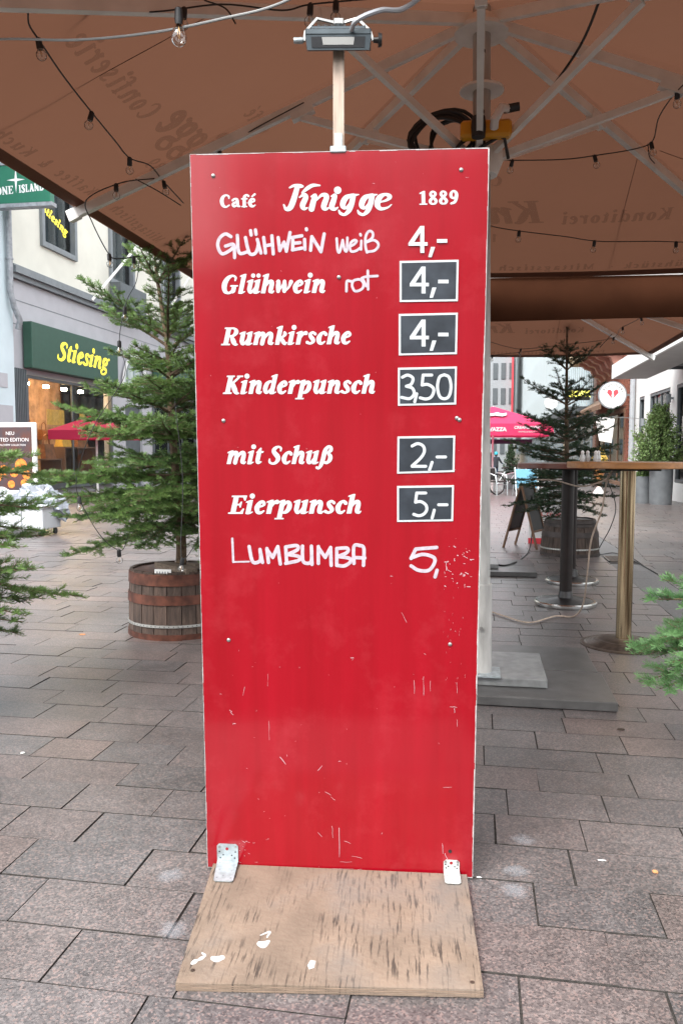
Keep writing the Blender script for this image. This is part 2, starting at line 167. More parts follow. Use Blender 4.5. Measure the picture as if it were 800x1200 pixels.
# ================================================================ mesh helpers
class MB:
    def __init__(s): s.v = []; s.f = []; s.sm = []
    def add(s, v, f, smooth=False):
        o = len(s.v); s.v.extend([tuple(map(float, p)) for p in v]); s.f.extend([[o+i for i in q] for q in f]); s.sm.extend([smooth]*len(f)); return s
    def box(s, x0, x1, y0, y1, z0, z1, b=0):
        x0, x1 = sorted((x0, x1)); y0, y1 = sorted((y0, y1)); z0, z1 = sorted((z0, z1))
        if not b: return s.add([(x0,y0,z0),(x1,y0,z0),(x1,y1,z0),(x0,y1,z0),(x0,y0,z1),(x1,y0,z1),(x1,y1,z1),(x0,y1,z1)], [(0,3,2,1),(4,5,6,7),(0,1,5,4),(1,2,6,5),(2,3,7,6),(3,0,4,7)])
        v = []; idx = {}
        for i, (X, sx) in enumerate(((x0, 1), (x1, -1))):
            for j, (Y, sy) in enumerate(((y0, 1), (y1, -1))):
                for k, (Z, sz) in enumerate(((z0, 1), (z1, -1))):
                    for a in range(3): idx[i, j, k, a] = len(v); v.append((X+sx*b*(a != 0), Y+sy*b*(a != 1), Z+sz*b*(a != 2)))
        F = []
        for i in (0, 1): F.append([idx[i, j, k, 0] for j, k in ((0,0),(1,0),(1,1),(0,1))][::(1 if i else -1)])
        for j in (0, 1): F.append([idx[i, j, k, 1] for i, k in ((0,0),(1,0),(1,1),(0,1))][::(-1 if j else 1)])
        for k in (0, 1): F.append([idx[i, j, k, 2] for i, j in ((0,0),(1,0),(1,1),(0,1))][::(1 if k else -1)])
        for i in (0, 1):
            for j in (0, 1): F.append([idx[i,j,0,0], idx[i,j,1,0], idx[i,j,1,1], idx[i,j,0,1]][::(1 if i != j else -1)])
            for k in (0, 1): F.append([idx[i,0,k,0], idx[i,1,k,0], idx[i,1,k,2], idx[i,0,k,2]][::(-1 if i != k else 1)])
        for j in (0, 1):
            for k in (0, 1): F.append([idx[0,j,k,1], idx[1,j,k,1], idx[1,j,k,2], idx[0,j,k,2]][::(1 if j != k else -1)])
        for i in (0, 1):
            for j in (0, 1):
                for k in (0, 1): F.append([idx[i,j,k,a] for a in range(3)][::(1 if (i+j+k) % 2 else -1)])
        return s.add(v, F)
    def tube(s, pts, r, n=8, cap=True, sq=False):
        P = [Vector(p) for p in pts]; rr = r if hasattr(r, '__len__') else [r]*len(P); v = []; up = None
        for i, p in enumerate(P):
            t = (P[min(i+1, len(P)-1)]-P[max(i-1, 0)]).normalized()
            if up is None: up = Vector((0, 0, 1)) if abs(t.z) < .9 else Vector((0, 1, 0))
            a = up-t*up.dot(t)
            a = a.normalized() if a.length > 1e-6 else t.orthogonal().normalized(); up = a; b = t.cross(a)
            for k in range(n):
                w = 2*math.pi*(k+(.5 if sq else 0))/n; v.append(p+(a*math.cos(w)+b*math.sin(w))*rr[i])
        F = [[i*n+k, i*n+(k+1) % n, (i+1)*n+(k+1) % n, (i+1)*n+k] for i in range(len(P)-1) for k in range(n)]
        if cap: F += [list(range(n))[::-1], [(len(P)-1)*n+k for k in range(n)]]
        return s.add(v, F, n > 5)
    def bar(s, a, b, w, h):     # rectangular bar from a to b, w across, h deep
        a = Vector(a); b = Vector(b); t = (b-a).normalized(); side = t.cross(Vector((0, 0, 1)))
        side = side.normalized() if side.length > 1e-4 else Vector((1, 0, 0)); up = side.cross(t)
        v = [p+side*(sx*w/2)+up*(sy*h/2) for p in (a, b) for sx, sy in ((-1,-1),(1,-1),(1,1),(-1,1))]
        return s.add(v, [(0,1,2,3),(7,6,5,4),(0,4,5,1),(1,5,6,2),(2,6,7,3),(3,7,4,0)])
    def lathe(s, prof, c=(0, 0, 0), n=24, smooth=True):
        v = [(c[0]+r*math.cos(2*math.pi*k/n), c[1]+r*math.sin(2*math.pi*k/n), c[2]+z) for r, z in prof for k in range(n)]
        F = [[i*n+k, i*n+(k+1) % n, (i+1)*n+(k+1) % n, (i+1)*n+k] for i in range(len(prof)-1) for k in range(n)]
        if prof[0][0] > 0: F.append(list(range(n))[::-1])
        if prof[-1][0] > 0: F.append([(len(prof)-1)*n+k for k in range(n)])
        return s.add(v, F, smooth)
    def prism(s, poly, M, d):   # 2-D outline, placed by M, d thick towards M's +z
        n = len(poly); v = [M @ Vector((x, y, z)) for z in (0, d) for x, y in poly]
        return s.add(v, [list(range(n))[::-1], [n+i for i in range(n)]]+[[i, (i+1) % n, n+(i+1) % n, n+i] for i in range(n)])
    def build(s, name, m, parent=None, loc=None, rot=None, M=None, sharp=True):
        me = bpy.data.meshes.new(name); me.from_pydata(s.v, [], s.f); me.materials.append(m)
        if any(s.sm):
            me.polygons.foreach_set('use_smooth', s.sm)
            try: me.set_sharp_from_angle(angle=SMOOTH_ANGLE)
            except Exception: pass
        return link(name, me, parent, loc, rot, M)
def link(name, me, parent=None, loc=None, rot=None, M=None):
    o = bpy.data.objects.new(name, me); sc.collection.objects.link(o)
    if parent: o.parent = parent
    if loc is not None: o.location = loc
    if rot is not None: o.rotation_euler = rot
    if M is not None: o.matrix_local = M
    return o
def tag(o, label, cat, group=None, kind=None):
    if label: o['label'] = label
    if cat: o['category'] = cat
    if group: o['group'] = group
    if kind: o['kind'] = kind
    return o
def thing(name, label, cat, loc=(0, 0, 0), rotz=0, group=None, rot=None):
    o = bpy.data.objects.new(name, None); sc.collection.objects.link(o); o.empty_display_size = .1
    o.location = loc; o.rotation_euler = rot or (0, 0, rotz); return tag(o, label, cat, group)
def dup(o, parent=None, loc=None, rotz=None, label=None):
    c = o.copy(); sc.collection.objects.link(c)
    if parent: c.parent = parent
    if loc is not None: c.location = loc
    if rotz is not None: c.rotation_euler = (0, 0, rotz)
    if label: c['label'] = label
    for ch in list(o.children): dup(ch, c)
    return c
def flatmesh(name, prims, cell, fn, m, parent=None, grow=0):
    """lettering: the union of strokes, contoured, each 2-D vertex placed by fn"""
    D, lo = field(prims, cell, grow); V, F = contour_mesh(D, lo, cell)
    me = bpy.data.meshes.new(name); me.from_pydata([tuple(fn(x, y)) for x, y in V], [], [list(f) for f in F]); me.materials.append(m)
    return link(name, me, parent)
def bfont(name, text, size, m, parent, M, depth=.004, align='CENTER', off=0.):
    cu = bpy.data.curves.new(name, 'FONT'); cu.body = text; cu.size = size; cu.extrude = depth; cu.align_x = align; cu.align_y = 'CENTER'; cu.resolution_u = 3; cu.offset = off
    o = bpy.data.objects.new(name, cu); dg = bpy.context.evaluated_depsgraph_get(); me = bpy.data.meshes.new_from_object(o.evaluated_get(dg)); bpy.data.objects.remove(o)
    me.name = name; me.materials.clear(); me.materials.append(m); return link(name, me, parent, M=M)
def frameM(o, x, y):   # matrix from an origin and two in-plane directions
    x = Vector(x).normalized(); y = Vector(y).normalized(); z = x.cross(y); M = Matrix((x, y, z)).transposed().to_4x4(); M.translation = Vector(o); return M
def gz(y): return -.012*max(0., y-10.)       # the street falls gently away
# rays of the photograph, used to read measured positions off it
def ray(u, v):
    d = Vector(((u-400)/FPX, (600-v)/FPX, -1)); return CAMROT @ d
CO = Vector((0, 0, H))
def on_ground(u, v, z=0.): d = ray(u, v); return CO+d*((z-H)/d.z)
def cs(x, y, z=0.):    # camera-aligned plan position -> street axes
    c, s = math.cos(PSI), math.sin(PSI); return Vector((x*c-y*s, x*s+y*c, z))

# ---------------------------------------------------------------- lettering drawn as strokes
def _stem(x, top, foot=1, w=.16):
    P = [(x-w, 0), (x-w, top-.14), (x-w-.13, top-.17), (x-w-.13, top-.09), (x+.02, top+.03), (x+w, top+.03), (x+w, .14)]
    P += [(x+.23, .11), (x+.32, .16), (x+.34, .11), (x+.14, -.02), (x-.04, -.03)] if foot else [(x+w, 0)]
    return ('p', P)
def _cap(x=.36, w=.17, h=1.36): return [('p', [(x-w, 0), (x-w, h), (x+w, h), (x+w, 0)]), ('p', [(x-.33, 0), (x-.33, .09), (x+.33, .09), (x+.33, 0)]), ('p', [(x-.31, h-.09), (x-.31, h), (x+.3, h), (x+.3, h-.09)])]
def _s(*pts): return ('s', pts)
_arch = _s((.40,.52,.10),(.58,.84,.2),(.78,.86,.28),(.85,.66,.31),(.84,.2,.31),(.90,.1,.2),(1.02,.05,.13),(1.12,.15,.07))
_uL = [('p', [(.14,.3),(.14,.86),(.01,.83),(.01,.91),(.3,1.03),(.46,1.03),(.46,.3)]), _s((.30,.3,.31),(.40,.1,.24),(.56,.12,.15),(.74,.44,.1))]
_e = _s((.28,.50,.12),(.60,.58,.12),(.70,.74,.2),(.56,.90,.18),(.36,.80,.24),(.24,.47,.35),(.34,.15,.28),(.56,.06,.18),(.78,.2,.09))
GL = {
 'l': (.64, [_stem(.3,1.42)]), 'i': (.64, [_stem(.3,1), _s((.36,1.33,.36))]), 'n': (1.12, [_stem(.3,1,0), _arch]), 'h': (1.12, [_stem(.3,1.42,0), _arch]),
 'u': (1.14, _uL+[_stem(.85,1)]), 'm': (1.72, [_stem(.3,1,0), _s((.40,.52,.10),(.56,.84,.2),(.74,.86,.28),(.82,.66,.31),(.81,.1,.31)), _s((.94,.52,.10),(1.12,.84,.2),(1.32,.86,.28),(1.41,.66,.31),(1.40,.2,.31),(1.46,.1,.2),(1.58,.05,.13),(1.68,.15,.07))]),
 'r': (.84, [_stem(.3,1,0), _s((.40,.5,.10),(.56,.82,.18),(.74,.88,.3))]), 'e': (.86, [_e]), 'é': (.86, [_e, _s((.46,1.16,.12),(.74,1.4,.2))]),
 'c': (.82, [_s((.72,.78,.26),(.56,.92,.16),(.34,.78,.24),(.24,.45,.35),(.34,.15,.28),(.55,.06,.18),(.76,.2,.09))]),
 's': (.78, [_s((.66,.80,.2),(.46,.93,.15),(.28,.80,.22),(.34,.62,.28),(.56,.38,.3),(.62,.2,.22),(.42,.06,.15),(.17,.15,.22))]),
 'd': (1.12, [_s((.72,.88,.12),(.5,.92,.16),(.3,.72,.28),(.25,.36,.32),(.37,.1,.22),(.55,.15,.14),(.74,.44,.1)), _stem(.83,1.42)]),
 'p': (1.10, [('p',[(.14,-.42),(.14,.86),(.01,.83),(.01,.91),(.3,1.03),(.46,1.03),(.46,-.42)]), ('p',[(-.02,-.42),(-.02,-.34),(.62,-.34),(.62,-.42)]), _s((.40,.58,.1),(.60,.86,.18),(.80,.78,.28),(.86,.48,.33),(.74,.18,.26),(.54,.07,.14),(.40,.12,.1))]),
 'k': (1.0, [_stem(.3,1.42,0), _s((.42,.46,.1),(.62,.60,.14),(.76,.80,.24),(.70,.92,.2)), _s((.52,.52,.2),(.72,.24,.30),(.88,.08,.22),(1.02,.15,.08))]),
 't': (.66, [_s((.36,1.2,.1),(.30,.92,.28),(.3,.28,.31),(.4,.1,.22),(.62,.15,.08)), ('p',[(.06,.86),(.06,.93),(.2,.98),(.64,.98),(.62,.86)])]),
 'w': (1.38, [_s((.06,.86,.07),(.2,.88,.24),(.27,.5,.33),(.34,.14,.26)), _s((.34,.1,.12),(.72,.86,.1)), _s((.68,.88,.24),(.75,.5,.33),(.82,.14,.26)), _s((.82,.1,.12),(1.1,.42,.14),(1.2,.84,.28))]),
 'ß': (1.12, [_s((.02,-.30,.2),(.18,-.34,.16),(.30,-.1,.26),(.36,.4,.31),(.38,1.0,.31),(.54,1.32,.2),(.78,1.28,.24),(.84,1.06,.26),(.66,.86,.14)), _s((.64,.84,.14),(.9,.6,.3),(.92,.3,.3),(.74,.08,.18),(.56,.12,.2))]),
 'G': (1.36, [_s((1.04,.98,.1),(1.03,1.2,.14),(.76,1.33,.14),(.44,1.15,.28),(.27,.7,.37),(.4,.2,.3),(.72,.03,.16),(1.0,.16,.2)), ('p',[(.9,.08),(.9,.52),(1.22,.52),(1.22,.12),(1.05,.0)]), ('p',[(.76,.52),(.76,.61),(1.34,.61),(1.34,.52)])]),
 'R': (1.28, _cap()+[_s((.4,1.30,.12),(.8,1.28,.14),(1.0,1.02,.32),(.84,.74,.18),(.5,.67,.12)), _s((.70,.66,.2),(.92,.3,.36),(1.10,.07,.22),(1.28,.04,.08))]),
 'K': (1.26, _cap()+[_s((.5,.68,.1),(.8,1.0,.14),(1.06,1.29,.12)), ('p',[(.86,1.27),(.86,1.36),(1.32,1.36),(1.32,1.27)]), _s((.62,.78,.26),(.88,.32,.36),(1.06,.07,.22),(1.24,.04,.08))]),
 'S': (1.06, [_s((.88,1.02,.09),(.86,1.22,.14),(.62,1.33,.14),(.36,1.18,.26),(.34,.94,.3),(.70,.60,.36),(.82,.34,.3),(.66,.07,.2),(.4,.02,.14),(.18,.14,.16),(.12,.36,.09))]),
 'E': (1.14, _cap()[:1]+[('p',[(.03,1.27),(.03,1.36),(1.12,1.36),(1.08,1.0),(1.0,1.0),(.86,1.25),(.4,1.25)]), ('p',[(.4,.64),(.4,.74),(.7,.74),(.76,.9),(.84,.9),(.84,.48),(.76,.48),(.7,.64)]), ('p',[(.03,0),(.03,.09),(.4,.11),(.86,.11),(1.02,.38),(1.1,.38),(1.08,0)])]),
 'C': (1.2, [_s((1.02,.98,.1),(1.0,1.2,.16),(.74,1.34,.14),(.42,1.15,.28),(.27,.7,.37),(.4,.2,.3),(.72,.03,.16),(1.04,.22,.1))]),
 'a': (1.0, [_s((.2,.76,.2),(.42,.92,.16),(.66,.8,.26),(.7,.3,.3)), _s((.7,.54,.1),(.4,.5,.18),(.24,.28,.28),(.36,.07,.18),(.64,.2,.12)), _s((.74,.12,.22),(.94,.06,.12))]),
 'f': (.74, [_s((.84,1.22,.2),(.66,1.34,.14),(.46,1.2,.26),(.4,.9,.3),(.4,.1,.3)), ('p',[(.1,.86),(.1,.97),(.74,.97),(.74,.86)]), ('p',[(.12,0),(.12,.09),(.7,.09),(.7,0)])]),
 '1': (.94, [('p',[(.34,0),(.34,1.15),(.14,1.08),(.14,1.18),(.5,1.36),(.66,1.36),(.66,0)]), ('p',[(.12,0),(.12,.09),(.86,.09),(.86,0)])]),
 '8': (1.02, [_s((.5,.72,.2),(.28,.98,.24),(.34,1.2,.2),(.5,1.3,.14),(.68,1.2,.2),(.74,1,.24),(.5,.72,.2),(.23,.38,.28),(.3,.12,.2),(.5,.05,.14),(.72,.12,.2),(.79,.38,.28),(.5,.72,.2))]),
 '9': (1.02, [_s((.74,.84,.16),(.60,.62,.16),(.42,.6,.16),(.25,.78,.26),(.25,1.06,.26),(.42,1.29,.16),(.62,1.27,.2),(.78,1.02,.3),(.76,.6,.28),(.6,.2,.24),(.26,.06,.18))]),
 'o': (1.0, [_s((.5,.93,.14),(.3,.76,.28),(.25,.47,.34),(.34,.17,.26),(.5,.07,.14),(.7,.22,.28),(.76,.52,.34),(.66,.82,.24),(.5,.93,.14))]),
 'g': (.98, [_s((.5,.93,.14),(.28,.8,.24),(.28,.5,.26),(.46,.38,.14),(.68,.5,.24),(.7,.76,.24),(.5,.93,.14)), _s((.4,.38,.1),(.26,.22,.12),(.38,.1,.2),(.74,.04,.2),(.84,-.16,.2),(.66,-.38,.12),(.34,-.38,.12),(.18,-.2,.18),(.34,-.02,.12)), _s((.7,.84,.1),(.94,.92,.16))]),
 'M': (1.62, [_s((.3,.04,.12),(.3,1.3,.14)), _s((.34,1.24,.3),(.76,.2,.28)), _s((.78,.16,.1),(1.2,1.26,.12)), ('p',[(1.1,0),(1.1,1.36),(1.42,1.36),(1.42,0)]), ('p',[(.06,0),(.06,.09),(.56,.09),(.56,0)]), ('p',[(.96,0),(.96,.09),(1.58,.09),(1.58,0)]), ('p',[(.06,1.27),(.06,1.36),(.46,1.36),(.46,1.27)])]),
 'F': (1.06, _cap()+[('p',[(.4,1.25),(.4,1.36),(1.1,1.36),(1.06,1.0),(.98,1.0),(.84,1.25)]), ('p',[(.4,.62),(.4,.72),(.7,.72),(.76,.88),(.84,.88),(.84,.46),(.76,.46),(.7,.62)])]),
 '&': (1.24, [_s((1.12,.66,.12),(.84,.22,.18),(.5,.06,.18),(.26,.24,.26),(.34,.55,.24),(.64,.88,.24),(.62,1.16,.18),(.46,1.27,.14),(.34,1.1,.22),(.52,.7,.3),(.88,.16,.3),(1.15,.06,.12))]),
 'T': (1.2, [('p',[(.44,0),(.44,1.36),(.76,1.36),(.76,0)]), ('p',[(.06,1.0),(.1,1.36),(1.1,1.36),(1.14,1.0),(1.06,1.0),(.94,1.25),(.26,1.25),(.14,1.0)]), ('p',[(.3,0),(.3,.09),(.9,.09),(.9,0)])]),
 'O': (1.36, [_s((.68,1.3,.12),(.36,1.1,.26),(.26,.68,.34),(.36,.24,.26),(.68,.06,.12),(1.0,.24,.26),(1.1,.68,.34),(1.0,1.1,.26),(.68,1.3,.12))]),
 'N': (1.34, [_s((.28,.05,.12),(.28,1.3,.12)), _s((.3,1.22,.28),(1.04,.1,.28)), _s((1.08,.05,.12),(1.08,1.3,.12)), ('p',[(.06,0),(.06,.09),(.5,.09),(.5,0)]), ('p',[(.86,1.27),(.86,1.36),(1.3,1.36),(1.3,1.27)])]),
 'I': (.72, _cap()), 'L': (1.08, _cap()+[('p',[(.4,0),(.4,.11),(.8,.11),(.96,.4),(1.04,.4),(1.02,0)])]),
 'A': (1.3, [_s((.26,.05,.12),(.64,1.26,.14)), _s((.66,1.2,.3),(1.0,.1,.3)), _s((.4,.44,.12),(.86,.44,.12)), ('p',[(.04,0),(.04,.09),(.5,.09),(.5,0)]), ('p',[(.76,0),(.76,.09),(1.28,.09),(1.28,0)])]),
 'D': (1.32, _cap()+[_s((.4,1.3,.12),(.8,1.24,.2),(1.06,.95,.32),(1.08,.45,.32),(.84,.1,.22),(.4,.05,.12))]),
 '·': (.5, [_s((.22,.5,.24))]), ' ': (.5, []),
}
GL['ü'] = (1.14, GL['u'][1]+[_s((.38,1.33,.3)), _s((.80,1.33,.3))])
def typeset(text, x0, y0, x1, y1, xh, shear=.22, track=0, bold=0):
    """strokes for a line of type running from (x0,y0) to (x1,y1); xh = x-height; y grows upward"""
    adv = sum(GL[c][0]+track for c in text)-track
    L = math.hypot(x1-x0, y1-y0); ux, uy = (x1-x0)/L, (y1-y0)/L
    sx = L/adv; out = []; pen = 0
    for c in text:
        a, prims = GL[c]
        for k, pts in prims:
            q = []
            for p in pts:
                gx = (pen+p[0])*sx+p[1]*xh*shear; gy = p[1]*xh
                X = x0+gx*ux-gy*uy; Y = y0+gx*uy+gy*ux
                q.append((X, Y, (p[2]*(sx+xh)/2+bold) if k == 's' else 0))
            out.append((k, q))
        pen += a+track
    return out
def smooth(pts, n=6, w=True):
    P = np.array(pts, float)
    if len(P) < 3: return P
    P = np.vstack([2*P[0]-P[1], P, 2*P[-1]-P[-2]]); out = []
    for i in range(1, len(P)-2):
        a, b, c, d = P[i-1], P[i], P[i+1], P[i+2]
        for t in np.linspace(0, 1, n, endpoint=False):
            out.append(.5*((2*b)+(c-a)*t+(2*a-5*b+4*c-d)*t*t+(3*b-a-3*c+d)*t**3))
    out.append(P[-2]); out = np.array(out)
    if w: out[:, 2] = np.maximum(out[:, 2], .2*P[:, 2].min())
    return out
def field(prims, cell, grow=0):
    """signed distance (positive inside) of the union of strokes and polygons on a grid"""
    allp = np.vstack([np.array([(p[0], p[1]) for p in q]) for _, q in prims])
    mw = max([max(p[2] for p in q) for _, q in prims])+4*cell+2*grow
    lo = allp.min(0)-mw; n = np.ceil((allp.max(0)+mw-lo)/cell).astype(int)+1
    D = np.full((n[1], n[0]), -1e3)
    for k, q in prims:
        P = smooth(q) if k == 's' else np.array(q, float)
        m = P[:, 2].max()/2+grow+3*cell
        i0 = np.maximum(((P[:, :2].min(0)-m-lo)/cell).astype(int), 0); i1 = np.minimum(((P[:, :2].max(0)+m-lo)/cell).astype(int)+2, n)
        X, Y = np.meshgrid(lo[0]+np.arange(i0[0], i1[0])*cell, lo[1]+np.arange(i0[1], i1[1])*cell)
        sub = D[i0[1]:i1[1], i0[0]:i1[0]]
        if k == 's':
            if len(P) == 1: np.maximum(sub, P[0, 2]/2+grow-np.hypot(X-P[0, 0], Y-P[0, 1]), out=sub); continue
            for a, b in zip(P[:-1], P[1:]):
                d = b[:2]-a[:2]; L = d@d+1e-18
                t = np.clip(((X-a[0])*d[0]+(Y-a[1])*d[1])/L, 0, 1)
                np.maximum(sub, (a[2]+(b[2]-a[2])*t)/2+grow-np.hypot(X-a[0]-t*d[0], Y-a[1]-t*d[1]), out=sub)
        else:
            dist = np.full(X.shape, 1e9); ins = np.zeros(X.shape, bool)
            for a, b in zip(P, np.roll(P, -1, 0)):
                d = b[:2]-a[:2]; L = d@d+1e-18
                t = np.clip(((X-a[0])*d[0]+(Y-a[1])*d[1])/L, 0, 1)
                dist = np.minimum(dist, np.hypot(X-a[0]-t*d[0], Y-a[1]-t*d[1]))
                if a[1] != b[1]: ins ^= ((a[1] > Y) != (b[1] > Y)) & (X < (b[0]-a[0])*(Y-a[1])/(b[1]-a[1])+a[0])
            np.maximum(sub, np.where(ins, dist, -dist)+grow, out=sub)
    return D, lo
def contour_mesh(D, lo, cell):
    """flat mesh (2-D vertices, faces) of the region D > 0"""
    D = np.where(D == 0, 1e-9, D); ins = D > 0
    cnt = ins[:-1, :-1].astype(int)+ins[1:, :-1]+ins[:-1, 1:]+ins[1:, 1:]
    V = []; F = []; idx = {}
    def vert(key, x, y):
        if key not in idx: idx[key] = len(V); V.append((x, y))
        return idx[key]
    for j in range(cnt.shape[0]):
        row = cnt[j]; i = 0; n = len(row)
        if not row.any(): continue
        full = np.flatnonzero(row == 4)
        if len(full):
            runs = np.split(full, np.flatnonzero(np.diff(full) > 1)+1)
            for r in runs:
                a, b = r[0], r[-1]+1
                F.append([vert((i, j+dj, 0), lo[0]+i*cell, lo[1]+(j+dj)*cell) for i, dj in ((a, 0), (b, 0), (b, 1), (a, 1))])
        for i in np.flatnonzero((row > 0) & (row < 4)):
            cs = [(i, j), (i+1, j), (i+1, j+1), (i, j+1)]; f = []
            for k in range(4):
                a, b = cs[k], cs[(k+1) % 4]; va, vb = D[a[1], a[0]], D[b[1], b[0]]
                if va > 0: f.append(vert((a[0], a[1], 0), lo[0]+a[0]*cell, lo[1]+a[1]*cell))
                if (va > 0) != (vb > 0):
                    t = va/(va-vb); key = (min(a, b), max(a, b))
                    f.append(vert(key, lo[0]+(a[0]+(b[0]-a[0])*t)*cell, lo[1]+(a[1]+(b[1]-a[1])*t)*cell))
            if len(f) > 2: F.append(f)
    return V, F

# the board's writing, measured on the photograph in its own pixels (origin, zoom, strokes)
def traced(ox, oy, z, strokes, w=None):
    out = []
    for s in strokes:
        out.append(('s', [(ox+p[0]/z, oy+p[1]/z, (p[2] if len(p) > 2 else w)/z) for p in s]))
    return out
KNIGGE = traced(320, 205, 5.333, [
 [(152,74,30),(130,150,36),(108,203,34),(82,215,20),(67,188,11)], [(104,80,11),(130,68,18),(165,70,26),(185,72,14)], [(182,112,12),(212,86,24),(248,66,22),(292,66,9)], [(165,140,9),(192,124,22),(204,142,32),(184,190,34),(194,212,20),(214,206,9)],
 [(238,136,9),(262,130,26),(252,165,34),(240,213,36)], [(268,160,9),(305,126,20),(334,136,32),(316,196,34),(328,214,20),(348,206,9)],
 [(364,134,10),(386,130,26),(376,165,34),(366,200,34),(384,215,20),(404,204,9)], [(403,96,46)],
 [(490,126,18),(452,146,34),(434,188,34),(452,208,16),(482,176,12)], [(500,132,32),(490,178,34),(474,222,30),(446,248,18),(420,240,18),(410,222,9)], [(500,128,20),(534,123,7)],
 [(608,126,18),(570,146,34),(552,188,34),(570,208,16),(600,176,12)], [(618,132,32),(608,178,34),(592,222,30),(564,248,18),(538,240,18),(528,222,9)], [(618,128,20),(648,123,7)],
 [(662,172,9),(708,158,16),(728,136,28),(700,122,18),(664,142,34),(650,185,36),(672,212,22),(715,204,12),(738,186,7)]])
HAND_ALL = (traced(240, 270, 4.706, [
 [(145,35),(115,20),(85,40),(72,75),(80,110),(100,130),(140,110),(158,92)], [(115,87),(160,80),(165,150)], [(180,28),(190,123),(238,118)],
 [(225,40),(235,90),(250,130),(280,125),(295,80),(290,50)], [(290,50),(310,125)], [(253,2),(256,26)], [(280,-2),(283,22)],
 [(325,40),(335,125)], [(370,30),(378,130)], [(330,86),(372,78)], [(405,40),(413,112)], [(413,112),(437,65)], [(437,65),(450,115)], [(450,115),(470,12)],
 [(485,40),(485,108)], [(480,40),(535,30)], [(485,72),(525,68)], [(483,108),(535,98)], [(550,50),(552,105)], [(560,-8),(561,-3)],
 [(583,110),(590,35)], [(590,35),(640,118)], [(640,118),(658,20)]], 15.5)
 + traced(380, 260, 11.43, [[(165,225),(178,380),(205,400),(245,245)], [(245,245),(270,370),(300,385),(308,215)], [(345,330),(400,300),(430,260),(400,245),(355,280),(340,340),(360,395),(420,390),(480,350)],
 [(495,255),(490,370)], [(480,165),(486,182)], [(570,410),(550,330),(550,210),(580,140),(620,125),(650,160),(635,220),(560,270)], [(560,275),(650,245),(710,275),(720,330),(670,385),(590,400)],
 [(295,930),(300,800),(345,795),(375,800)], [(450,770),(390,790),(370,850),(400,920),(450,925),(510,890),(525,830),(490,780),(450,770)], [(580,655),(585,905)], [(500,755),(560,735),(710,725)], [(510,760),(560,860)]], 28)
 + traced(255, 615, 4.324, [[(75,70),(80,188)]], 9) + traced(255, 615, 4.324, [[(80,188),(160,186)]], 6)
 + traced(255, 615, 4.324, [[(160,110),(175,180),(195,192),(218,175),(215,125)], [(215,125),(228,190)], [(250,120),(258,190)], [(250,125),(280,165)], [(280,165),(305,110)], [(305,110),(318,198)],
 [(345,112),(350,190)], [(345,112),(400,105),(405,125),(355,150)], [(355,150),(410,160),(410,180),(345,195)], [(430,108),(432,180),(455,195),(475,180),(475,108)], [(475,110),(478,200)],
 [(510,110),(510,195)], [(510,115),(545,165)], [(545,165),(572,115)], [(572,115),(575,205)], [(603,120),(603,205)], [(603,120),(655,118),(655,140),(610,160)], [(610,160),(668,170),(670,190),(640,208),(603,205)],
 [(690,195),(690,110),(720,105),(740,120),(738,205)], [(688,165),(745,168)]], 15)
 + traced(460, 420, 4.29, [[(220,950),(115,958)], [(115,958),(92,1005)], [(92,1003),(150,985),(205,1000),(208,1030),(180,1065),(130,1065),(92,1043)], [(222,1065),(212,1098)]], 15))
def _poly(ox, oy, z, pts): return ('p', [(ox+x/z, oy+y/z, 0) for x, y in pts])
def four(dx, dy):  # "4,-" as on the plate under the first price
    return [_poly(460+dx, 260+dy, 8, [(270,422),(305,422),(305,672),(270,672)]), _poly(460+dx, 260+dy, 8, [(160,605),(160,580),(268,424),(304,424),(210,574),(336,574),(336,605)]),
            _poly(460+dx, 260+dy, 8, [(370,618),(406,618),(374,712),(345,712)]), _poly(460+dx, 260+dy, 8, [(425,545),(520,545),(520,577),(425,577)])]
PRICES_ALL = (four(-1.5, -47.5)+four(0, 0)+four(0, 62)
 + traced(460, 420, 4.29, [[(48,95),(75,84),(101,100),(92,130),(68,140)], [(68,140),(98,150),(107,178),(85,202),(44,196)], [(120,178),(110,218)],
 [(195,84),(152,84)], [(152,84),(147,134)], [(147,134),(175,131),(202,148),(204,172),(190,196),(165,204),(137,198)],
 [(258,82),(234,95),(224,142),(234,189),(258,203),(282,189),(292,142),(282,95),(258,82)],
 [(97,440),(125,428),(152,440),(158,468),(140,500),(97,540)], [(97,542),(165,542)], [(197,522),(184,560)], [(222,495),(264,495)],
 [(165,676),(120,676)], [(120,676),(114,722)], [(114,722),(140,719),(165,735),(170,760),(155,782),(130,790),(105,783)], [(208,762),(197,802)], [(230,735),(272,735)]], 13.5))
def pxline(text, x0, y0, x1, y1, xh, shear=.22, **k):  # typeset in photo pixels (y down)
    return [(kk, [(x, -y, w) for x, y, w in q]) for kk, q in typeset(text, x0, -y0, x1, -y1, xh, shear, **k)]
MENU = [pxline('Glühwein', 257, 344, 380, 343, 15.5), pxline('Rumkirsche', 259, 404.5, 410, 403, 15), pxline('Kinderpunsch', 261, 461.5, 438, 461, 15.5)
 , pxline('mit', 264, 543.5, 306, 543.5, 15), pxline('Schuß', 313, 543.5, 388, 543.5, 15), pxline('Eierpunsch', 267, 602, 422, 601.5, 15.5)
 , pxline('Café', 257, 243, 300, 242.5, 10.5, 0), pxline('1889', 490, 240, 537.5, 239, 11.6, 0)]

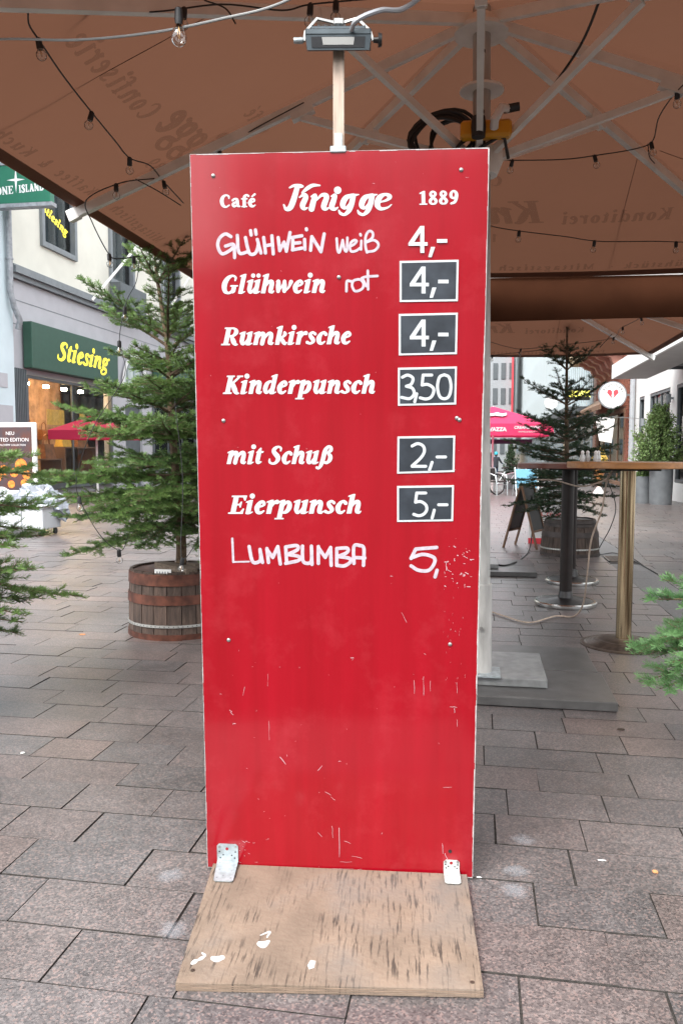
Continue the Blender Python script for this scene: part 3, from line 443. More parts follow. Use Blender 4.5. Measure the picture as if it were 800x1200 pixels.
def split_by(prims, boxes):    # sort traced strokes into words by where they lie
    out = []
    for x0, x1, y0, y1 in boxes:
        w = [p for p in prims if x0 <= sum(q[0] for q in p[1])/len(p[1]) < x1 and y0 <= sum(q[1] for q in p[1])/len(p[1]) < y1]
        if w: out.append(w)
    return out
HAND = split_by(HAND_ALL, [(240, 388, 255, 310), (388, 450, 255, 308), (390, 450, 308, 350), (250, 440, 620, 680), (460, 530, 620, 690)])
PRICES = split_by(PRICES_ALL, [(460, 560, a, b) for a, b in ((250, 302), (302, 356), (356, 420), (420, 480), (500, 558), (558, 615))])


# ================================================================ ground: one sheet to the horizon, granite setts on it
gm = MB()
ys = [-60, 0, 10, 40, 130, 700]
for a, b in zip(ys[:-1], ys[1:]):
    gm.add([(-400, a, gz(a)-.006), (400, a, gz(a)-.006), (400, b, gz(b)-.006), (-400, b, gz(b)-.006)], [(0, 1, 2, 3)])
tag(gm.build('ground', MT['joint']), None, None, kind='structure')
pavement = bpy.data.objects.new('pavement', None); sc.collection.objects.link(pavement); pavement['kind'] = 'structure'
ROWH, Q0, G0, G1 = .2085, 1.602, 1.43, 1.76
known = {0: [-.962, -.642, .109, .432], 1: [-1.17, -.742, .328], 2: [-1.321, -.946, .17], 3: [-1.472, -1.207, -.833, .288], 4: [-1.363, -1.044, .074, .344], 5: [-1.633, -1.266, -.944, .118, .443], 6: [-1.726, -1.463, -1.153, .57]}
def stone_geo(w, d, dx=(0,)*8):     # chamfered slab top, w x d, centred; corners jittered
    g, c = .0020, .0003; z0, z1 = -.03, 0; v = []
    for k, (sx, sy) in enumerate(((-1,-1),(1,-1),(1,1),(-1,1))):
        x, y = sx*(w/2-g)+dx[2*k], sy*(d/2-g)+dx[2*k+1]
        v += [(x, y, z0), (x, y, z1-c), (x-sx*c, y-sy*c, z1)]
    F = [(2, 5, 8, 11)]
    for k in range(4):
        a, b = 3*k, 3*((k+1) % 4); F += [(a, b, b+1, a+1), (a+1, b+1, b+2, a+2)]
    return v, F
def in_view(x, y, z, m=60):
    d = CAMROT.transposed() @ (Vector((x, y, z))-CO)
    if d.z > -.2: return False
    u = 400-FPX*d.x/d.z; w = 600+FPX*d.y/d.z
    return -m < u < 800+m and -m < w < 1200+m
stones = []
k = -2
while True:
    y0 = Q0+k*ROWH
    if y0 > 62: break
    if y0 < 26 or True:
        lo_x, hi_x = -.66*y0-1.6, .30*y0+1.5
        r2 = random.Random(1000+k)
        J = sorted(known.get(k, [])) or [r2.uniform(-.3, .1)]
        x = J[0]
        while x > lo_x: x -= r2.choice((.27, .31, .35, .39, .44)); J.insert(0, x)
        x = J[-1]
        while x < hi_x: x += r2.choice((.27, .31, .35, .39, .44)); J.append(x)
        J2 = []
        for a in J:
            J2.append(a)
        # fill wide gaps between measured joints
        JJ = [J2[0]]
        for a in J2[1:]:
            gap = a-JJ[-1]; n = max(1, round(gap/.38)) if gap > .5 else 1; b0 = JJ[-1]
            for i in range(1, n): JJ.append(b0+gap*(i/n+r2.uniform(-.03, .03)))
            JJ.append(a)
        for a, b in zip(JJ[:-1], JJ[1:]):
            if b > G0 and a < G1:
                if b > G1 and a < G0:
                    stones.append(((a+G0)/2, y0+ROWH/2, G0-a)) if G0-a > .015 and in_view((a+G0)/2, y0, 0, 90) else None; a = G1
                elif a < G0: b = G0
                else: a = max(a, G1)
                if b-a < .015: continue
            xc, yc = (a+b)/2, y0+ROWH/2
            if in_view(xc, yc, gz(yc), 190 if yc < 4 else 90): stones.append((xc, yc, b-a))
    k += 1
stones.sort(key=lambda s: s[1])
cache = {}
near = [s for s in stones if s[1] < 12][:292]; rest = stones[len(near):]
for i, (x, y, w) in enumerate(near):
    key = (round(w, 2), i % 3)
    if key not in cache:
        v, F = stone_geo(w, ROWH, [random.uniform(-.0012, .0012) for _ in range(8)]); me = bpy.data.meshes.new('stone'); me.from_pydata(v, [], F); me.materials.append(MT['stone']); me.materials.append(MT['joint']); me.polygons.foreach_set('material_index', [0]+[1]*(len(F)-1)); cache[key] = me
    o = link('paving_stone', cache[key], pavement, (x, y, gz(y)+random.uniform(-.0018, .0018)), (random.uniform(-.003, .003), random.uniform(-.003, .003), 0))
V, F, T = [], [], []
for x, y, w in rest:
    v, f = stone_geo(w, ROWH); o = len(V); dz = random.uniform(-.002, .002)+gz(y)
    V += [(a+x, b+y, c+dz) for a, b, c in v]; F += [[o+q for q in g] for g in f]; T += [random.random()]*len(v)
me = bpy.data.meshes.new('far_stones'); me.from_pydata(V, [], F); me.materials.append(MT['stone']); me.materials.append(MT['joint']); me.polygons.foreach_set('material_index', ([0]+[1]*8)*len(rest))
me.attributes.new('tone', 'FLOAT', 'POINT').data.foreach_set('value', T)
tag(link('far_paving_stones', me, pavement), None, None, kind='stuff')
# gutter: a sunk line of dark slabs with a slotted drain
cache = {}
y = 3.0; i = 0
while y < 30:
    L = .5
    if in_view(G0+.16, y+.25, gz(y), 60) and not (9.2 < y+.25 < 9.7):
        if 'g' not in cache:
            v, f = stone_geo(G1-G0, L); me = bpy.data.meshes.new('gutter_slab'); me.from_pydata([(a, b, c-.003+.05*(a*a)) for a, b, c in v], [], f); me.materials.append(MT['gutter']); cache['g'] = me
        link('gutter_slab', cache['g'], pavement, ((G0+G1)/2, y+.25, gz(y+.25)))
    y += L
dr = thing('drain_grate', 'narrow slotted iron drain grate set in the dark gutter line beyond the tables', 'drain', ((G0+G1)/2, 9.45, .0))
MB().box(-.15, -.13, -.24, .24, -.02, .004).box(.13, .15, -.24, .24, -.02, .004).build('rim', MT['blackm'], dr)
b = MB().box(-.13, .13, -.012, .012, -.02, .003)
bar0 = b.build('bar', MT['rust'], dr, (0, -.22, 0))
for j in range(1, 10): dup(bar0, dr, (0, -.22+.0485*j, 0))
# paint spills and scraps on the stones near the board
def blot(name, u, v, r, label, cat, m, seed, h=.0015, st=(1, 1)):
    c = on_ground(u, v); rr = random.Random(seed); B = MB(); n = 16
    pr = [(r*st[0]*math.cos(2*math.pi*i/n)*rr.uniform(.55, 1.1), r*st[1]*math.sin(2*math.pi*i/n)*rr.uniform(.55, 1.1)) for i in range(n)]
    B.prism(pr, Matrix.Translation((0, 0, 0)), h)
    return tag(B.build(name, m, loc=(c.x, c.y, .0022)), label, cat)
MT['spill'] = mat('spill', (.62, .66, .72), .9); nt = MT['spill'].node_tree; N = nt.nodes
tc = N.new('ShaderNodeTexCoord'); n1 = N.new('ShaderNodeTexNoise'); n1.inputs['Scale'].default_value = 24; n1.inputs['Detail'].default_value = 8; n1.inputs['Roughness'].default_value = .75
gr = N.new('ShaderNodeTexGradient'); gr.gradient_type = 'SPHERICAL'; mp = N.new('ShaderNodeMapping'); mp.inputs['Scale'].default_value = (13, 13, 13)
nt.links.new(tc.outputs['Object'], n1.inputs[0]); nt.links.new(tc.outputs['Object'], mp.inputs[0]); nt.links.new(mp.outputs[0], gr.inputs[0])
mu = N.new('ShaderNodeMath'); mu.operation = 'MULTIPLY'; mr = N.new('ShaderNodeMapRange'); mr.inputs['From Min'].default_value = .22; mr.inputs['From Max'].default_value = .40; mr.inputs['To Max'].default_value = .15
nt.links.new(n1.outputs['Fac'], mu.inputs[0]); nt.links.new(gr.outputs['Fac'], mu.inputs[1]); nt.links.new(mu.outputs[0], mr.inputs['Value']); nt.links.new(mr.outputs[0], N['Principled BSDF'].inputs['Alpha'])
def spill(u, v, r, label): 
    c = on_ground(u, v); B = MB().add([(r*math.cos(k*math.pi/8), .62*r*math.sin(k*math.pi/8), 0) for k in range(16)], [list(range(16))])
    o = B.build('paint_stain', MT['spill'], loc=(c.x, c.y, .0035), rot=(0, 0, u*.37)); tag(o, label, 'stain')
spill(203, 1091, .07, 'pale chalky stain on the paving just left of the plywood base')
spill(200, 1027, .065, 'whitish smear on the pinkish stone left of the red board')
spill(612, 985, .075, 'faint white splash on the pink stone right of the board')
spill(604, 1022, .05, 'small white dried splash nearer the board on its right side')
spill(602, 1045, .06, 'palest dried streak between two stones right of the board foot')
blot('wood_scrap', 767, 1023, .0085, 'small pale orange scrap on the stones at lower right', 'scrap', MT['cork'], 3, .004)
blot('paper_scrap', 704, 1009, .014, 'thin white paper shred lying on the grey stone at right', 'scrap', MT['paper'], 5, .001, (1, .3))
blot('paper_scrap', 561, 1029, .008, 'tiny white scrap beside the lower right corner of the board', 'scrap', MT['paper'], 6, .001, (1, .5))
blot('fallen_leaf', 727, 856, .018, 'small dark curled leaf on the stones right of the umbrella slabs', 'leaf', MT['leafb'], 7, .006, (1, .45))
blot('fallen_leaf', 97, 744, .03, 'dry brown leaf lying on the paving left of the wooden barrel', 'leaf', MT['cork'], 8, .004, (1, .5))
blot('paper_scrap', 27, 883, .01, 'small white crumb on the paving near the left edge', 'scrap', MT['paper'], 9, .002)

# ================================================================ buildings
def wall_mb(axis_x, y0, y1, z0, z1, holes, t=.3, out=1):
    """wall in the plane x = axis_x, running y0..y1, with rectangular openings; t thick, away from the street"""
    ys = sorted({y0, y1, *[h[0] for h in holes], *[h[1] for h in holes]}); zs = sorted({z0, z1, *[h[2] for h in holes], *[h[3] for h in holes]}); B = MB()
    for a, b in zip(ys[:-1], ys[1:]):
        run = None
        for c, d in zip(zs[:-1], zs[1:]):
            if any(h[0] <= a and b <= h[1] and h[2] <= c and d <= h[3] for h in holes): continue
            B.box(axis_x, axis_x-out*t, a, b, c, d)
    return B
def window(parent, x, y0, y1, z0, z1, out, fm, gl, nv=1, nh=0, w=.09, depth=.16, proud=.03, back=None, label=None):
    """window in the plane x; out = +1 when the street is on the +x side"""
    B = MB(); a, b = x-out*depth, x+out*proud
    B.box(a, b, y0, y1, z0, z0+w).box(a, b, y0, y1, z1-w, z1).box(a, b, y0, y0+w, z0+w, z1-w).box(a, b, y1-w, y1, z0+w, z1-w)
    f = B.build('window', fm, parent)
    if label: f['label'] = label
    for i in range(1, nv+1):
        if nv > 0 and i <= nv-0 and nv >= 1 and i < nv+1 and nv != 0:
            yy = y0+(y1-y0)*i/(nv+1); MB().box(x-out*.10, x-out*.04, yy-.03, yy+.03, z0+w, z1-w).build('mullion', fm, f)
    for i in range(1, nh+1):
        zz = z0+(z1-z0)*i/(nh+1); MB().box(x-out*.102, x-out*.042, y0+w, y1-w, zz-.025, zz+.025).build('transom', fm, f)
    MB().box(x-out*.08, x-out*.072, y0+w, y1-w, z0+w, z1-w).build('pane', gl, f)
    if back: MB().box(x-out*.5, x-out*.52, y0, y1, z0, z1).build('curtain', back, f)
    return f
# ---- left: shop building, street face in the plane x = -13.33
LX = -13.33
sh = thing('shop_building', 'cream rendered shop building with grey ground floor and green shop sign on the left', 'building', (0, 0, 0))
wins = [(23.4, 25.6, 7.5, 9.7), (28.1, 30.2, 7.35, 9.7), (33.0, 35.1, 7.4, 9.6), (38, 40.1, 7.4, 9.6), (43, 45.1, 7.4, 9.6)]
wall_mb(LX, 21.65, 48, 6.2, 16, wins).build('upper_wall', MT['cream'], sh)
lower = [(22.4, 28.2, .35, 3.5), (29.4, 31.0, -.2, 3.0), (32.0, 37.2, .35, 3.5), (38.6, 45.0, .35, 3.5)]
wall_mb(LX-.05, 21.7, 48, -.7, 6.2, lower).build('ground_floor_wall', MT['palegrey'], sh)
for z in (4.9, 5.6):
    MB().box(LX-.05, LX-.042, 21.7, 47.9, z, z+.025).build('render_joint', MT['midgrey'], sh)
MB().box(LX-.1, LX+.10, 21.7, 48, 6.20, 6.34).box(LX-.1, LX+.20, 21.7, 48, 6.34, 6.52).box(LX-.1, LX+.14, 21.7, 48, 6.52, 6.58).build('cornice', MT['midgrey'], sh)
for i, (a, b, c, d) in enumerate(wins):
    f = window(sh, LX, a, b, c, d, 1, MT['midgrey'], MT['glassw'], 0, 0, .16, .22, .10, MT['curtain'])
    if i == 0:
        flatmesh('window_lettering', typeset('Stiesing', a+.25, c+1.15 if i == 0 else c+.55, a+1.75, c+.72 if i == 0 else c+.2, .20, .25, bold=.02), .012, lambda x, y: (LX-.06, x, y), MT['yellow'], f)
    if i in (1, 2): MB().box(LX+.11, LX+.5, a-.1, b+.1, c-.95, c-.02).build('window_box', MT['dkgrey'], f)
# awning stays in front of the windows
for (ua, va, ub, vb) in ((163, 286, 108, 352), (224, 322, 196, 366)):
    MB().tube([CO+ray(ua, va)*((LX+1.1)/ray(ua, va).x), CO+ray(ub, vb)*((LX+.2)/ray(ub, vb).x)], .05, 6).build('awning_stay', MT['white_metal'], sh)
for j in range(7):   # ribbed dark pilaster left of the shop window
    MB().box(LX+.0, LX+.07, 21.75+.09*j, 21.80+.09*j, -.6, 3.62).build('pilaster_rib', MT['dkgrey'], sh)
MB().box(LX-.04, LX+.01, 21.7, 22.4, -.6, 3.62).build('pilaster', MT['dkgrey'], sh)
f = window(sh, LX, 22.42, 28.18, .37, 3.48, 1, MT['dkgrey'], MT['glassshop'], 1, 0, .09, .12, .02)
MB().box(LX-.02, LX+.12, 22.4, 28.2, .0, .35).build('plinth', MT['dkgrey'], sh)
window(sh, LX, 32.02, 37.18, .37, 3.48, 1, MT['dkgrey'], MT['glassd'], 2, 0, .09, .12, .02, MT['curtain'])
window(sh, LX, 38.62, 44.98, .37, 3.48, 1, MT['dkgrey'], MT['glassd'], 2, 0, .09, .12, .02, MT['curtain'])
dd = MB().box(LX-.2, LX-.15, 29.42, 30.98, -.4, 2.98).build('door', MT['dkgrey'], sh); MB().tube([(LX-.1, 29.6, .8), (LX-.1, 29.6, 1.4)], .02, 6).build('handle', MT['steel'], dd)
B = MB(); n = 14; cy = 33.5; cz = 4.1   # arched fanlight seen behind the tree top
for i in range(n):
    a0, a1 = math.pi*i/n, math.pi*(i+1)/n
    B.add([(LX+.04, 30.2-1.25*math.cos(a0), 3.55+1.45*math.sin(a0)), (LX+.04, 30.2-1.25*math.cos(a1), 3.55+1.45*math.sin(a1)), (LX+.04, 30.2-1.05*math.cos(a1), 3.55+1.25*math.sin(a1)), (LX+.04, 30.2-1.05*math.cos(a0), 3.55+1.25*math.sin(a0))], [(0, 1, 2, 3)])
B.build('arch_moulding', MT['white'], sh)
MB().add([(LX-.01, 30.2-1.05*math.cos(math.pi*i/n), 3.55+1.25*math.sin(math.pi*i/n)) for i in range(n+1)], [list(range(n+1))]).build('fanlight', MT['glassd'], sh)
MB().box(LX-6, LX-.3, 47.7, 48, -.7, 16).box(LX-6, LX-.36, 21.7, 22, 0, 3.9).box(LX-6, LX-5.8, 21.7, 47.7, -.2, 7).build('inner_wall', MT['interior'], sh)
MB().box(LX-5.8, LX-.36, 22, 47.7, -.15, -.05).build('shop_floor', MT['shelf'], sh)
MB().box(LX-5.8, LX-.36, 22, 47.7, 3.9, 4.0).build('shop_ceiling', MT['palegrey'], sh)
MB().box(LX-2.6, LX-2.5, 22.0, 29.0, -.05, 3.9).build('display_wall', MT['interior'], sh)
MB().box(LX-7, LX+.25, 21.7, 48, 16, 16.4).build('roof', MT['midgrey'], sh)
for q in (22.9, 24.1, 25.3, 26.5, 27.7): MB().lathe([(.001, 0), (.10, .02), (.10, .10), (.001, .12)], (LX-1.0, q, 3.3), 8).build('ceiling_lamp', MT['lamp'], sh)
# shop sign
sg = thing('shop_sign', 'dark green box sign with yellow script letters above the left shop window', 'sign', (0, 0, 0))
MB().box(LX+.0, LX+.30, 22.3, 28.1, 3.66, 5.03, .02).build('sign_box', MT['green'], sg)
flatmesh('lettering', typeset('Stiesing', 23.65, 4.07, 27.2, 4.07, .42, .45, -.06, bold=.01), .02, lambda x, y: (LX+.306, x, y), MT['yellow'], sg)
s2 = thing('shop_sign', 'second dark green sign further along the left facade behind the fir tree', 'sign', (0, 0, 0))
MB().box(LX+.0, LX+.30, 32.0, 37.4, 3.62, 5.0, .02).build('sign_box', MT['green'], s2)
for q in (33.4, 35.2): MB().lathe([(.001, -.06), (.07, 0), (.001, .06)], (LX+.38, q, 3.9), 8).build('sign_lamp', MT['yellow'], s2)
# goods in the window
def shelfthing(y0, y1, z, x0, x1, label):
    t = thing('display_shelf', label, 'shelf', (0, 0, 0)); MB().box(x0, x1, y0, y1, z, z+.05).build('shelf_board', MT['shelf'], t)
    for yy in (y0, y1-.05): MB().box(x0+.02, x1-.02, yy+.001, yy+.049, -.05, z).build('leg', MT['shelf'], t)
shelfthing(22.7, 25.2, .9, LX-1.2, LX-.4, 'low wooden display shelf behind the shop window glass')
shelfthing(25.6, 28.0, 1.3, LX-1.3, LX-.5, 'taller wooden display shelf further right in the shop window')
def bag(x, y, z, s, m, label):
    t = thing('handbag', label, 'bag', (x, y, z), group=None)
    MB().add([(-.12*s,-.25*s,0),(.12*s,-.25*s,0),(.12*s,.25*s,0),(-.12*s,.25*s,0),(-.07*s,-.2*s,.34*s),(.07*s,-.2*s,.34*s),(.07*s,.2*s,.34*s),(-.07*s,.2*s,.34*s)], [(0,3,2,1),(4,5,6,7),(0,1,5,4),(1,2,6,5),(2,3,7,6),(3,0,4,7)]).build('bag_body', m, t)
    MB().tube([(0, -.14*s, .34*s), (0, -.12*s, .52*s), (0, 0, .58*s), (0, .12*s, .52*s), (0, .14*s, .34*s)], .018*s, 6).build('handle', m, t)
bag(LX-.75, 23.0, .95, 1.3, MT['leather'], 'brown leather bag at the left end of the window display')
bag(LX-.75, 23.9, .95, 1.2, MT['ybag'], 'mustard yellow bag on the low shelf in the shop window')
bag(LX-.75, 24.8, .95, 1.4, MT['leather'], 'large brown bag beside the mustard one in the shop window')
bag(LX-.85, 26.1, 1.35, 1.3, MT['ybag'], 'yellow bag on the taller shelf in the shop window')
bag(LX-.85, 27.2, 1.35, 1.5, MT['leather'], 'brown bag at the right end of the taller window shelf')
tag(MB().box(LX-.32, LX-.30, 24.1, 25.2, 2.05, 2.55).build('poster', MT['ybag']), 'yellow rectangular poster hanging inside the left shop window', 'poster')
tag(MB().box(LX-.32, LX-.30, 26.3, 26.65, 1.75, 2.6).build('poster', MT['ybag']), 'narrow upright yellow banner hanging inside the left shop window', 'poster')
for j in range(5): bag(LX-2.6+.1*j, 22.8+1.1*j, 1.6+.35*(j % 2), 1.1, MT['leather'], ['brown bag hanging deepest left in the shop', 'brown bag second from left at the back of the shop', 'brown bag in the middle at the back of the shop', 'brown bag right of middle at the back of the shop', 'brown bag furthest right at the back of the shop'][j])
# ---- nearest left house with its drainpipe
nb = thing('neighbouring_house', 'pale blue rendered house edge at the far left of the street', 'building', (0, 0, 0))
MB().box(LX-9, LX+.08, 8, 21.68, -.6, 16).build('wall', MT['iceblue'], nb)
MB().box(LX+.081, LX+.12, 20.7, 21.5, 1.9, 2.5).build('meter_box', MT['palegrey'], nb); MB().box(LX+.081, LX+.10, 20.9, 21.3, 3.0, 3.4).build('meter_box', MT['palegrey'], nb)
dp = thing('drainpipe', 'grey zinc drainpipe running down the corner of the pale blue house', 'pipe', (LX+.2, 21.4, 0))
MB().tube([(0, 0, 16), (0, 0, 5.7), (.04, .1, 5.3), (.1, .28, 4.95), (.02, .3, 4.7)], .085, 10).build('pipe', MT['pipe'], dp)
for z in (6.6, 8.6): MB().lathe([(.10, 0), (.105, .03), (.10, .06)], (0, 0, z), 10).build('bracket', MT['pipe'], dp)
# ---- projecting sign
st = thing('hanging_sign', 'green projecting box sign with white compass star and white serif capitals', 'sign', (0, 0, 0))
SY = 20.65; MB().box(-13.3, -11.43, SY, SY+.22, 7.9, 8.92, .015).build('sign_box', MT['green2'], st)
MB().box(-13.3, -11.38, SY-.02, SY+.24, 7.80, 7.90).build('sign_frame', MT['pipe'], st); MB().box(-13.3, -11.38, SY-.02, SY+.24, 8.92, 9.0).build('sign_frame', MT['pipe'], st)
flatmesh('lettering', typeset('STONE', -13.33, 8.12, -12.50, 8.16, .155, 0, bold=.01)+typeset('ISLAND', -12.34, 8.17, -11.60, 8.21, .15, 0, bold=.01), .008, lambda x, y: (x, SY-.006, y), MT['white'], st)
c = (-12.42, 8.52); P = []
for kk in range(8):
    a = math.pi/4*kk; r = (.34 if kk % 4 == 0 else .26) if kk % 2 == 0 else .05
    if kk in (2, 6): r = .36
    P.append((c[0]+r*math.cos(a)*(.8 if kk % 4 == 0 else 1), c[1]+r*math.sin(a), 0))
flatmesh('compass_star', [('p', P)], .008, lambda x, y: (x, SY-.006, y), MT['white'], st)

# ---- right: white building, face in the plane x = 5.5
RX = 5.5
wb = thing('white_building', 'white rendered building with dark windows on the right side of the street', 'building', (0, 0, 0))
wh = [(18.2, 24.1, .35, 3.1), (24.9, 27.75, .3, 3.1), (28.6, 29.5, .3, 3.1)]
wall_mb(RX, 6, 30.2, -.7, 9, wh, .3, -1).build('wall', MT['whiterough'], wb)
f = window(wb, RX, 18.22, 24.08, .37, 3.08, -1, MT['dkgrey'], MT['glassd'], 5, 1, .08, .14, -.01, MT['dkgrey'])
f = window(wb, RX, 24.92, 27.73, .32, 3.08, -1, MT['dkgrey'], MT['glassd'], 3, 1, .08, .14, -.01, MT['dkgrey'])
f = window(wb, RX, 28.62, 29.48, .32, 3.08, -1, MT['dkgrey'], MT['glassd'], 0, 1, .08, .14, -.01, MT['dkgrey'])
MB().box(RX-.02, RX+.3, 6, 30.2, 9, 9.3).build('parapet', MT['midgrey'], wb)
for i, (q, z) in enumerate(((28.1, 2.2), (24.5, 2.75))):
    wl = thing('wall_lamp', ['small grey cylinder wall lamp between the two narrower windows', 'small grey cylinder wall lamp beside the wide window on the white building'][i], 'lamp', (RX, q, z)); MB().lathe([(.07, -.12), (.07, .12)], (-.13, 0, 0), 10).build('lamp_body', MT['midgrey'], wl); MB().box(-.12, 0, -.03, .03, -.03, .03).build('arm', MT['midgrey'], wl)
wp = thing('downpipe', 'pale grey downpipe between the white building and the brick one', 'pipe', (RX-.12, 30.1, 0)); MB().tube([(0, 0, -.4), (0, 0, 9)], .09, 8).build('pipe', MT['stonegrey'], wp)
# grey soffit of an awning box, with red fabric behind
aw = thing('awning', 'flat grey awning box with a dark red cloth edge fixed to the white building', 'awning', (0, 0, 0))
MB().box(3.86, 4.78, 12.2, 24.6, 3.32, 3.36).build('soffit', MT['awngrey'], aw)
MB().box(3.80, 3.86, 12.2, 24.6, 3.32, 3.72).box(3.86, 4.78, 24.56, 24.6, 3.36, 3.7).build('fascia', MT['white'], aw)
MB().add([(4.78, 12.2, 3.42), (4.78, 24.0, 3.42), (RX-.01, 24.0, 4.3), (RX-.01, 12.2, 4.3)], [(0, 1, 2, 3)]).build('red_cloth', MT['awnred'], aw)
MB().box(4.98, RX-.01, 10.0, 22.6, 3.46, 3.60).build('cassette', MT['black'], aw)
for q in (14, 18, 22): MB().box(4.78, RX-.001, q, q+.06, 3.33, 3.41).build('bracket', MT['dkgrey'], aw)
# ---- brick building with corbels; bricks on the strip that can be told apart
bb = thing('brick_building', 'red brick gabled house with salmon corbels beside the white building', 'building', (0, 0, 0))
wall_mb(RX+.02, 30.2, 41, -.8, 11, [(32.2, 39.6, -.8, 2.9)], .3, -1).build('wall', MT['mortar'], bb)
bk = MB().box(-.012, .03, -.12, .12, -.034, .034).build('brick', MT['brick'], bb, (RX, 30.5, 3.0)); cnt = 1
for row in range(26):
    for col in range(4):
        if row == 0 and col == 0: continue
        if cnt > 95: break
        dup(bk, bb, (RX, 30.36+.25*col+(.125 if row % 2 else 0), 2.9+.076*row)); cnt += 1
Bk = MB()
for row in range(130):
    z = -.5+.076*row
    for col in range(34):
        y = 31.5+.25*col+(.125 if row % 2 else 0)
        if y > 40.8 or (z < 2.95 and 32.1 < y < 39.7): continue
        Bk.box(RX-.012, RX+.02, y-.118, y+.118, z-.033, z+.033)
tag(Bk.build('brickwork', MT['brick'], bb), None, None, kind='stuff')
window(bb, RX, 32.22, 39.58, -.1, 2.88, -1, MT['shelf'], MT['glassd'], 3, 0, .14, .14, .02, MT['ochre'])
for j in range(5):     # corbels under the bay
    y = 33.0+1.35*j; P = [(0, 0), (-.95, 0), (-.95, -.12), (-.82, -.14), (-.7, -.26), (-.45, -.34), (-.33, -.6), (-.12, -.7), (0, -.85)]
    MB().prism([(x, z) for x, z in P], Matrix.Translation((RX-.01, y+.45, 5.25)) @ Matrix.Rotation(math.pi/2, 4, 'X'), .42).build('corbel', MT['pinkwood'], bb)
MB().box(RX-1.25, RX, 32.6, 40.2, 5.253, 5.45).box(RX-1.35, RX, 32.5, 40.3, 5.45, 5.6).build('bay_ledge', MT['ochre'], bb)
MB().box(RX-1.1, RX, 32.8, 40.0, 5.6, 10.8).build('bay', MT['ochre'], bb)
MB().add([(RX-.9, 32.2, 3.05), (RX-.9, 39.6, 3.05), (RX-.02, 39.6, 3.6), (RX-.02, 32.2, 3.6)], [(0, 1, 2, 3)]).box(RX-.92, RX-.88, 32.2, 39.6, 2.85, 3.04).build('shop_awning', MT['shelf'], bb)
# round sign with a heart
rs = thing('round_sign', 'round white projecting sign with a red heart on the brick house', 'sign', (4.80, 30.8, 3.28))
MB().lathe([(.001, -.07), (.50, -.07), (.50, .07), (.001, .07)], (0, 0, 0), 40).build('rim', MT['midgrey'], rs, rot=(math.pi/2, 0, 0))
MB().lathe([(.001, 0), (.455, 0), (.455, .01), (.001, .01)], (0, 0, 0), 40).build('disc', MT['white'], rs, (0, -.072, 0), (math.pi/2, 0, 0))
P = [(0, -.15), (-.19, .06), (-.17, .15), (-.10, .18), (-.02, .12), (-.015, .02), (-.04, -.03)]
for sgn, gap in ((1, -.008), (-1, .008)):
    flatmesh('heart_half', [('p', [(sgn*x+gap*1.2, z, 0) for x, z in P])], .01, lambda x, y: (x, -.095, y+.02), MT['red2'], rs)
for i, ch in enumerate('CREAMLOVERS'):
    a = math.radians(160-14*i); bfont('letter', ch, .125, MT['dkgrey'], rs, Matrix.Translation((.36*math.cos(a), -.09, .36*math.sin(a))) @ Matrix.Rotation(math.pi/2, 4, 'X') @ Matrix.Rotation(a-math.pi/2, 4, 'Z'))
MB().box(.5, .7, -.03, .03, -.04, .04).build('bracket', MT['steel'], rs)
# kiosk sign and a second small round sign
ks = thing('kiosk_sign', 'black box sign with glowing yellow KIOSK letters along the right facades', 'sign', (4.6, 39.6, 3.92))
MB().box(-.56, .56, -.12, .12, -.27, .27, .015).build('sign_box', MT['kiosk'], ks)
bfont('lettering', 'KIOSK', .40, MT['kioskl'], ks, Matrix.Translation((0, -.126, 0)) @ Matrix.Rotation(math.pi/2, 4, 'X'), .004, off=.012)
MB().box(.56, .9, -.02, .02, -.02, .02).build('bracket', MT['steel'], ks)
r2 = thing('round_sign', 'small white round projecting sign left of the KIOSK sign', 'sign', (4.14, 48.4, 4.05))
MB().lathe([(.001, -.06), (.36, -.06), (.36, .06), (.001, .06)], (0, 0, 0), 28).build('disc', MT['white'], r2, rot=(math.pi/2, 0, 0))
bfont('lettering', 'KAFFEE', .15, MT['midgrey'], r2, Matrix.Translation((0, -.066, 0)) @ Matrix.Rotation(math.pi/2, 4, 'X'), .003)
MB().box(.36, 1.4, -.03, .03, -.03, .03).build('bracket', MT['steel'], r2)
# ---- tiled building with the kiosk
tb = thing('tiled_building', 'pale tiled building of vertical strips behind the kiosk sign', 'building', (0, 0, 0))
MB().box(RX+.1, RX+9, 41, 55, -.9, 19).build('wall', MT['stonegrey'], tb)
for j in range(14):
    MB().box(RX-.02, RX+.1, 41.1+j, 41.42+j, 3.6, 19).build('pier', MT['tile'], tb)
    if j < 13:
        for z in (3.9, 6.9, 9.9): MB().box(RX+.03, RX+.1, 41.5+j, 42.0+j, z, z+2.3).build('window', MT['officeglass'], tb)
MB().box(RX-1.2, RX+.1, 41.2, 54.8, 3.1, 3.45).build('canopy', MT['dkgrey'], tb)
for j in range(5):
    MB().box(RX+.02, RX+.1, 41.4+2.7*j, 43.8+2.7*j, -.3, 2.9).build('shop_window', MT['ochre'] if j == 4 else MT['officeglass'], tb)
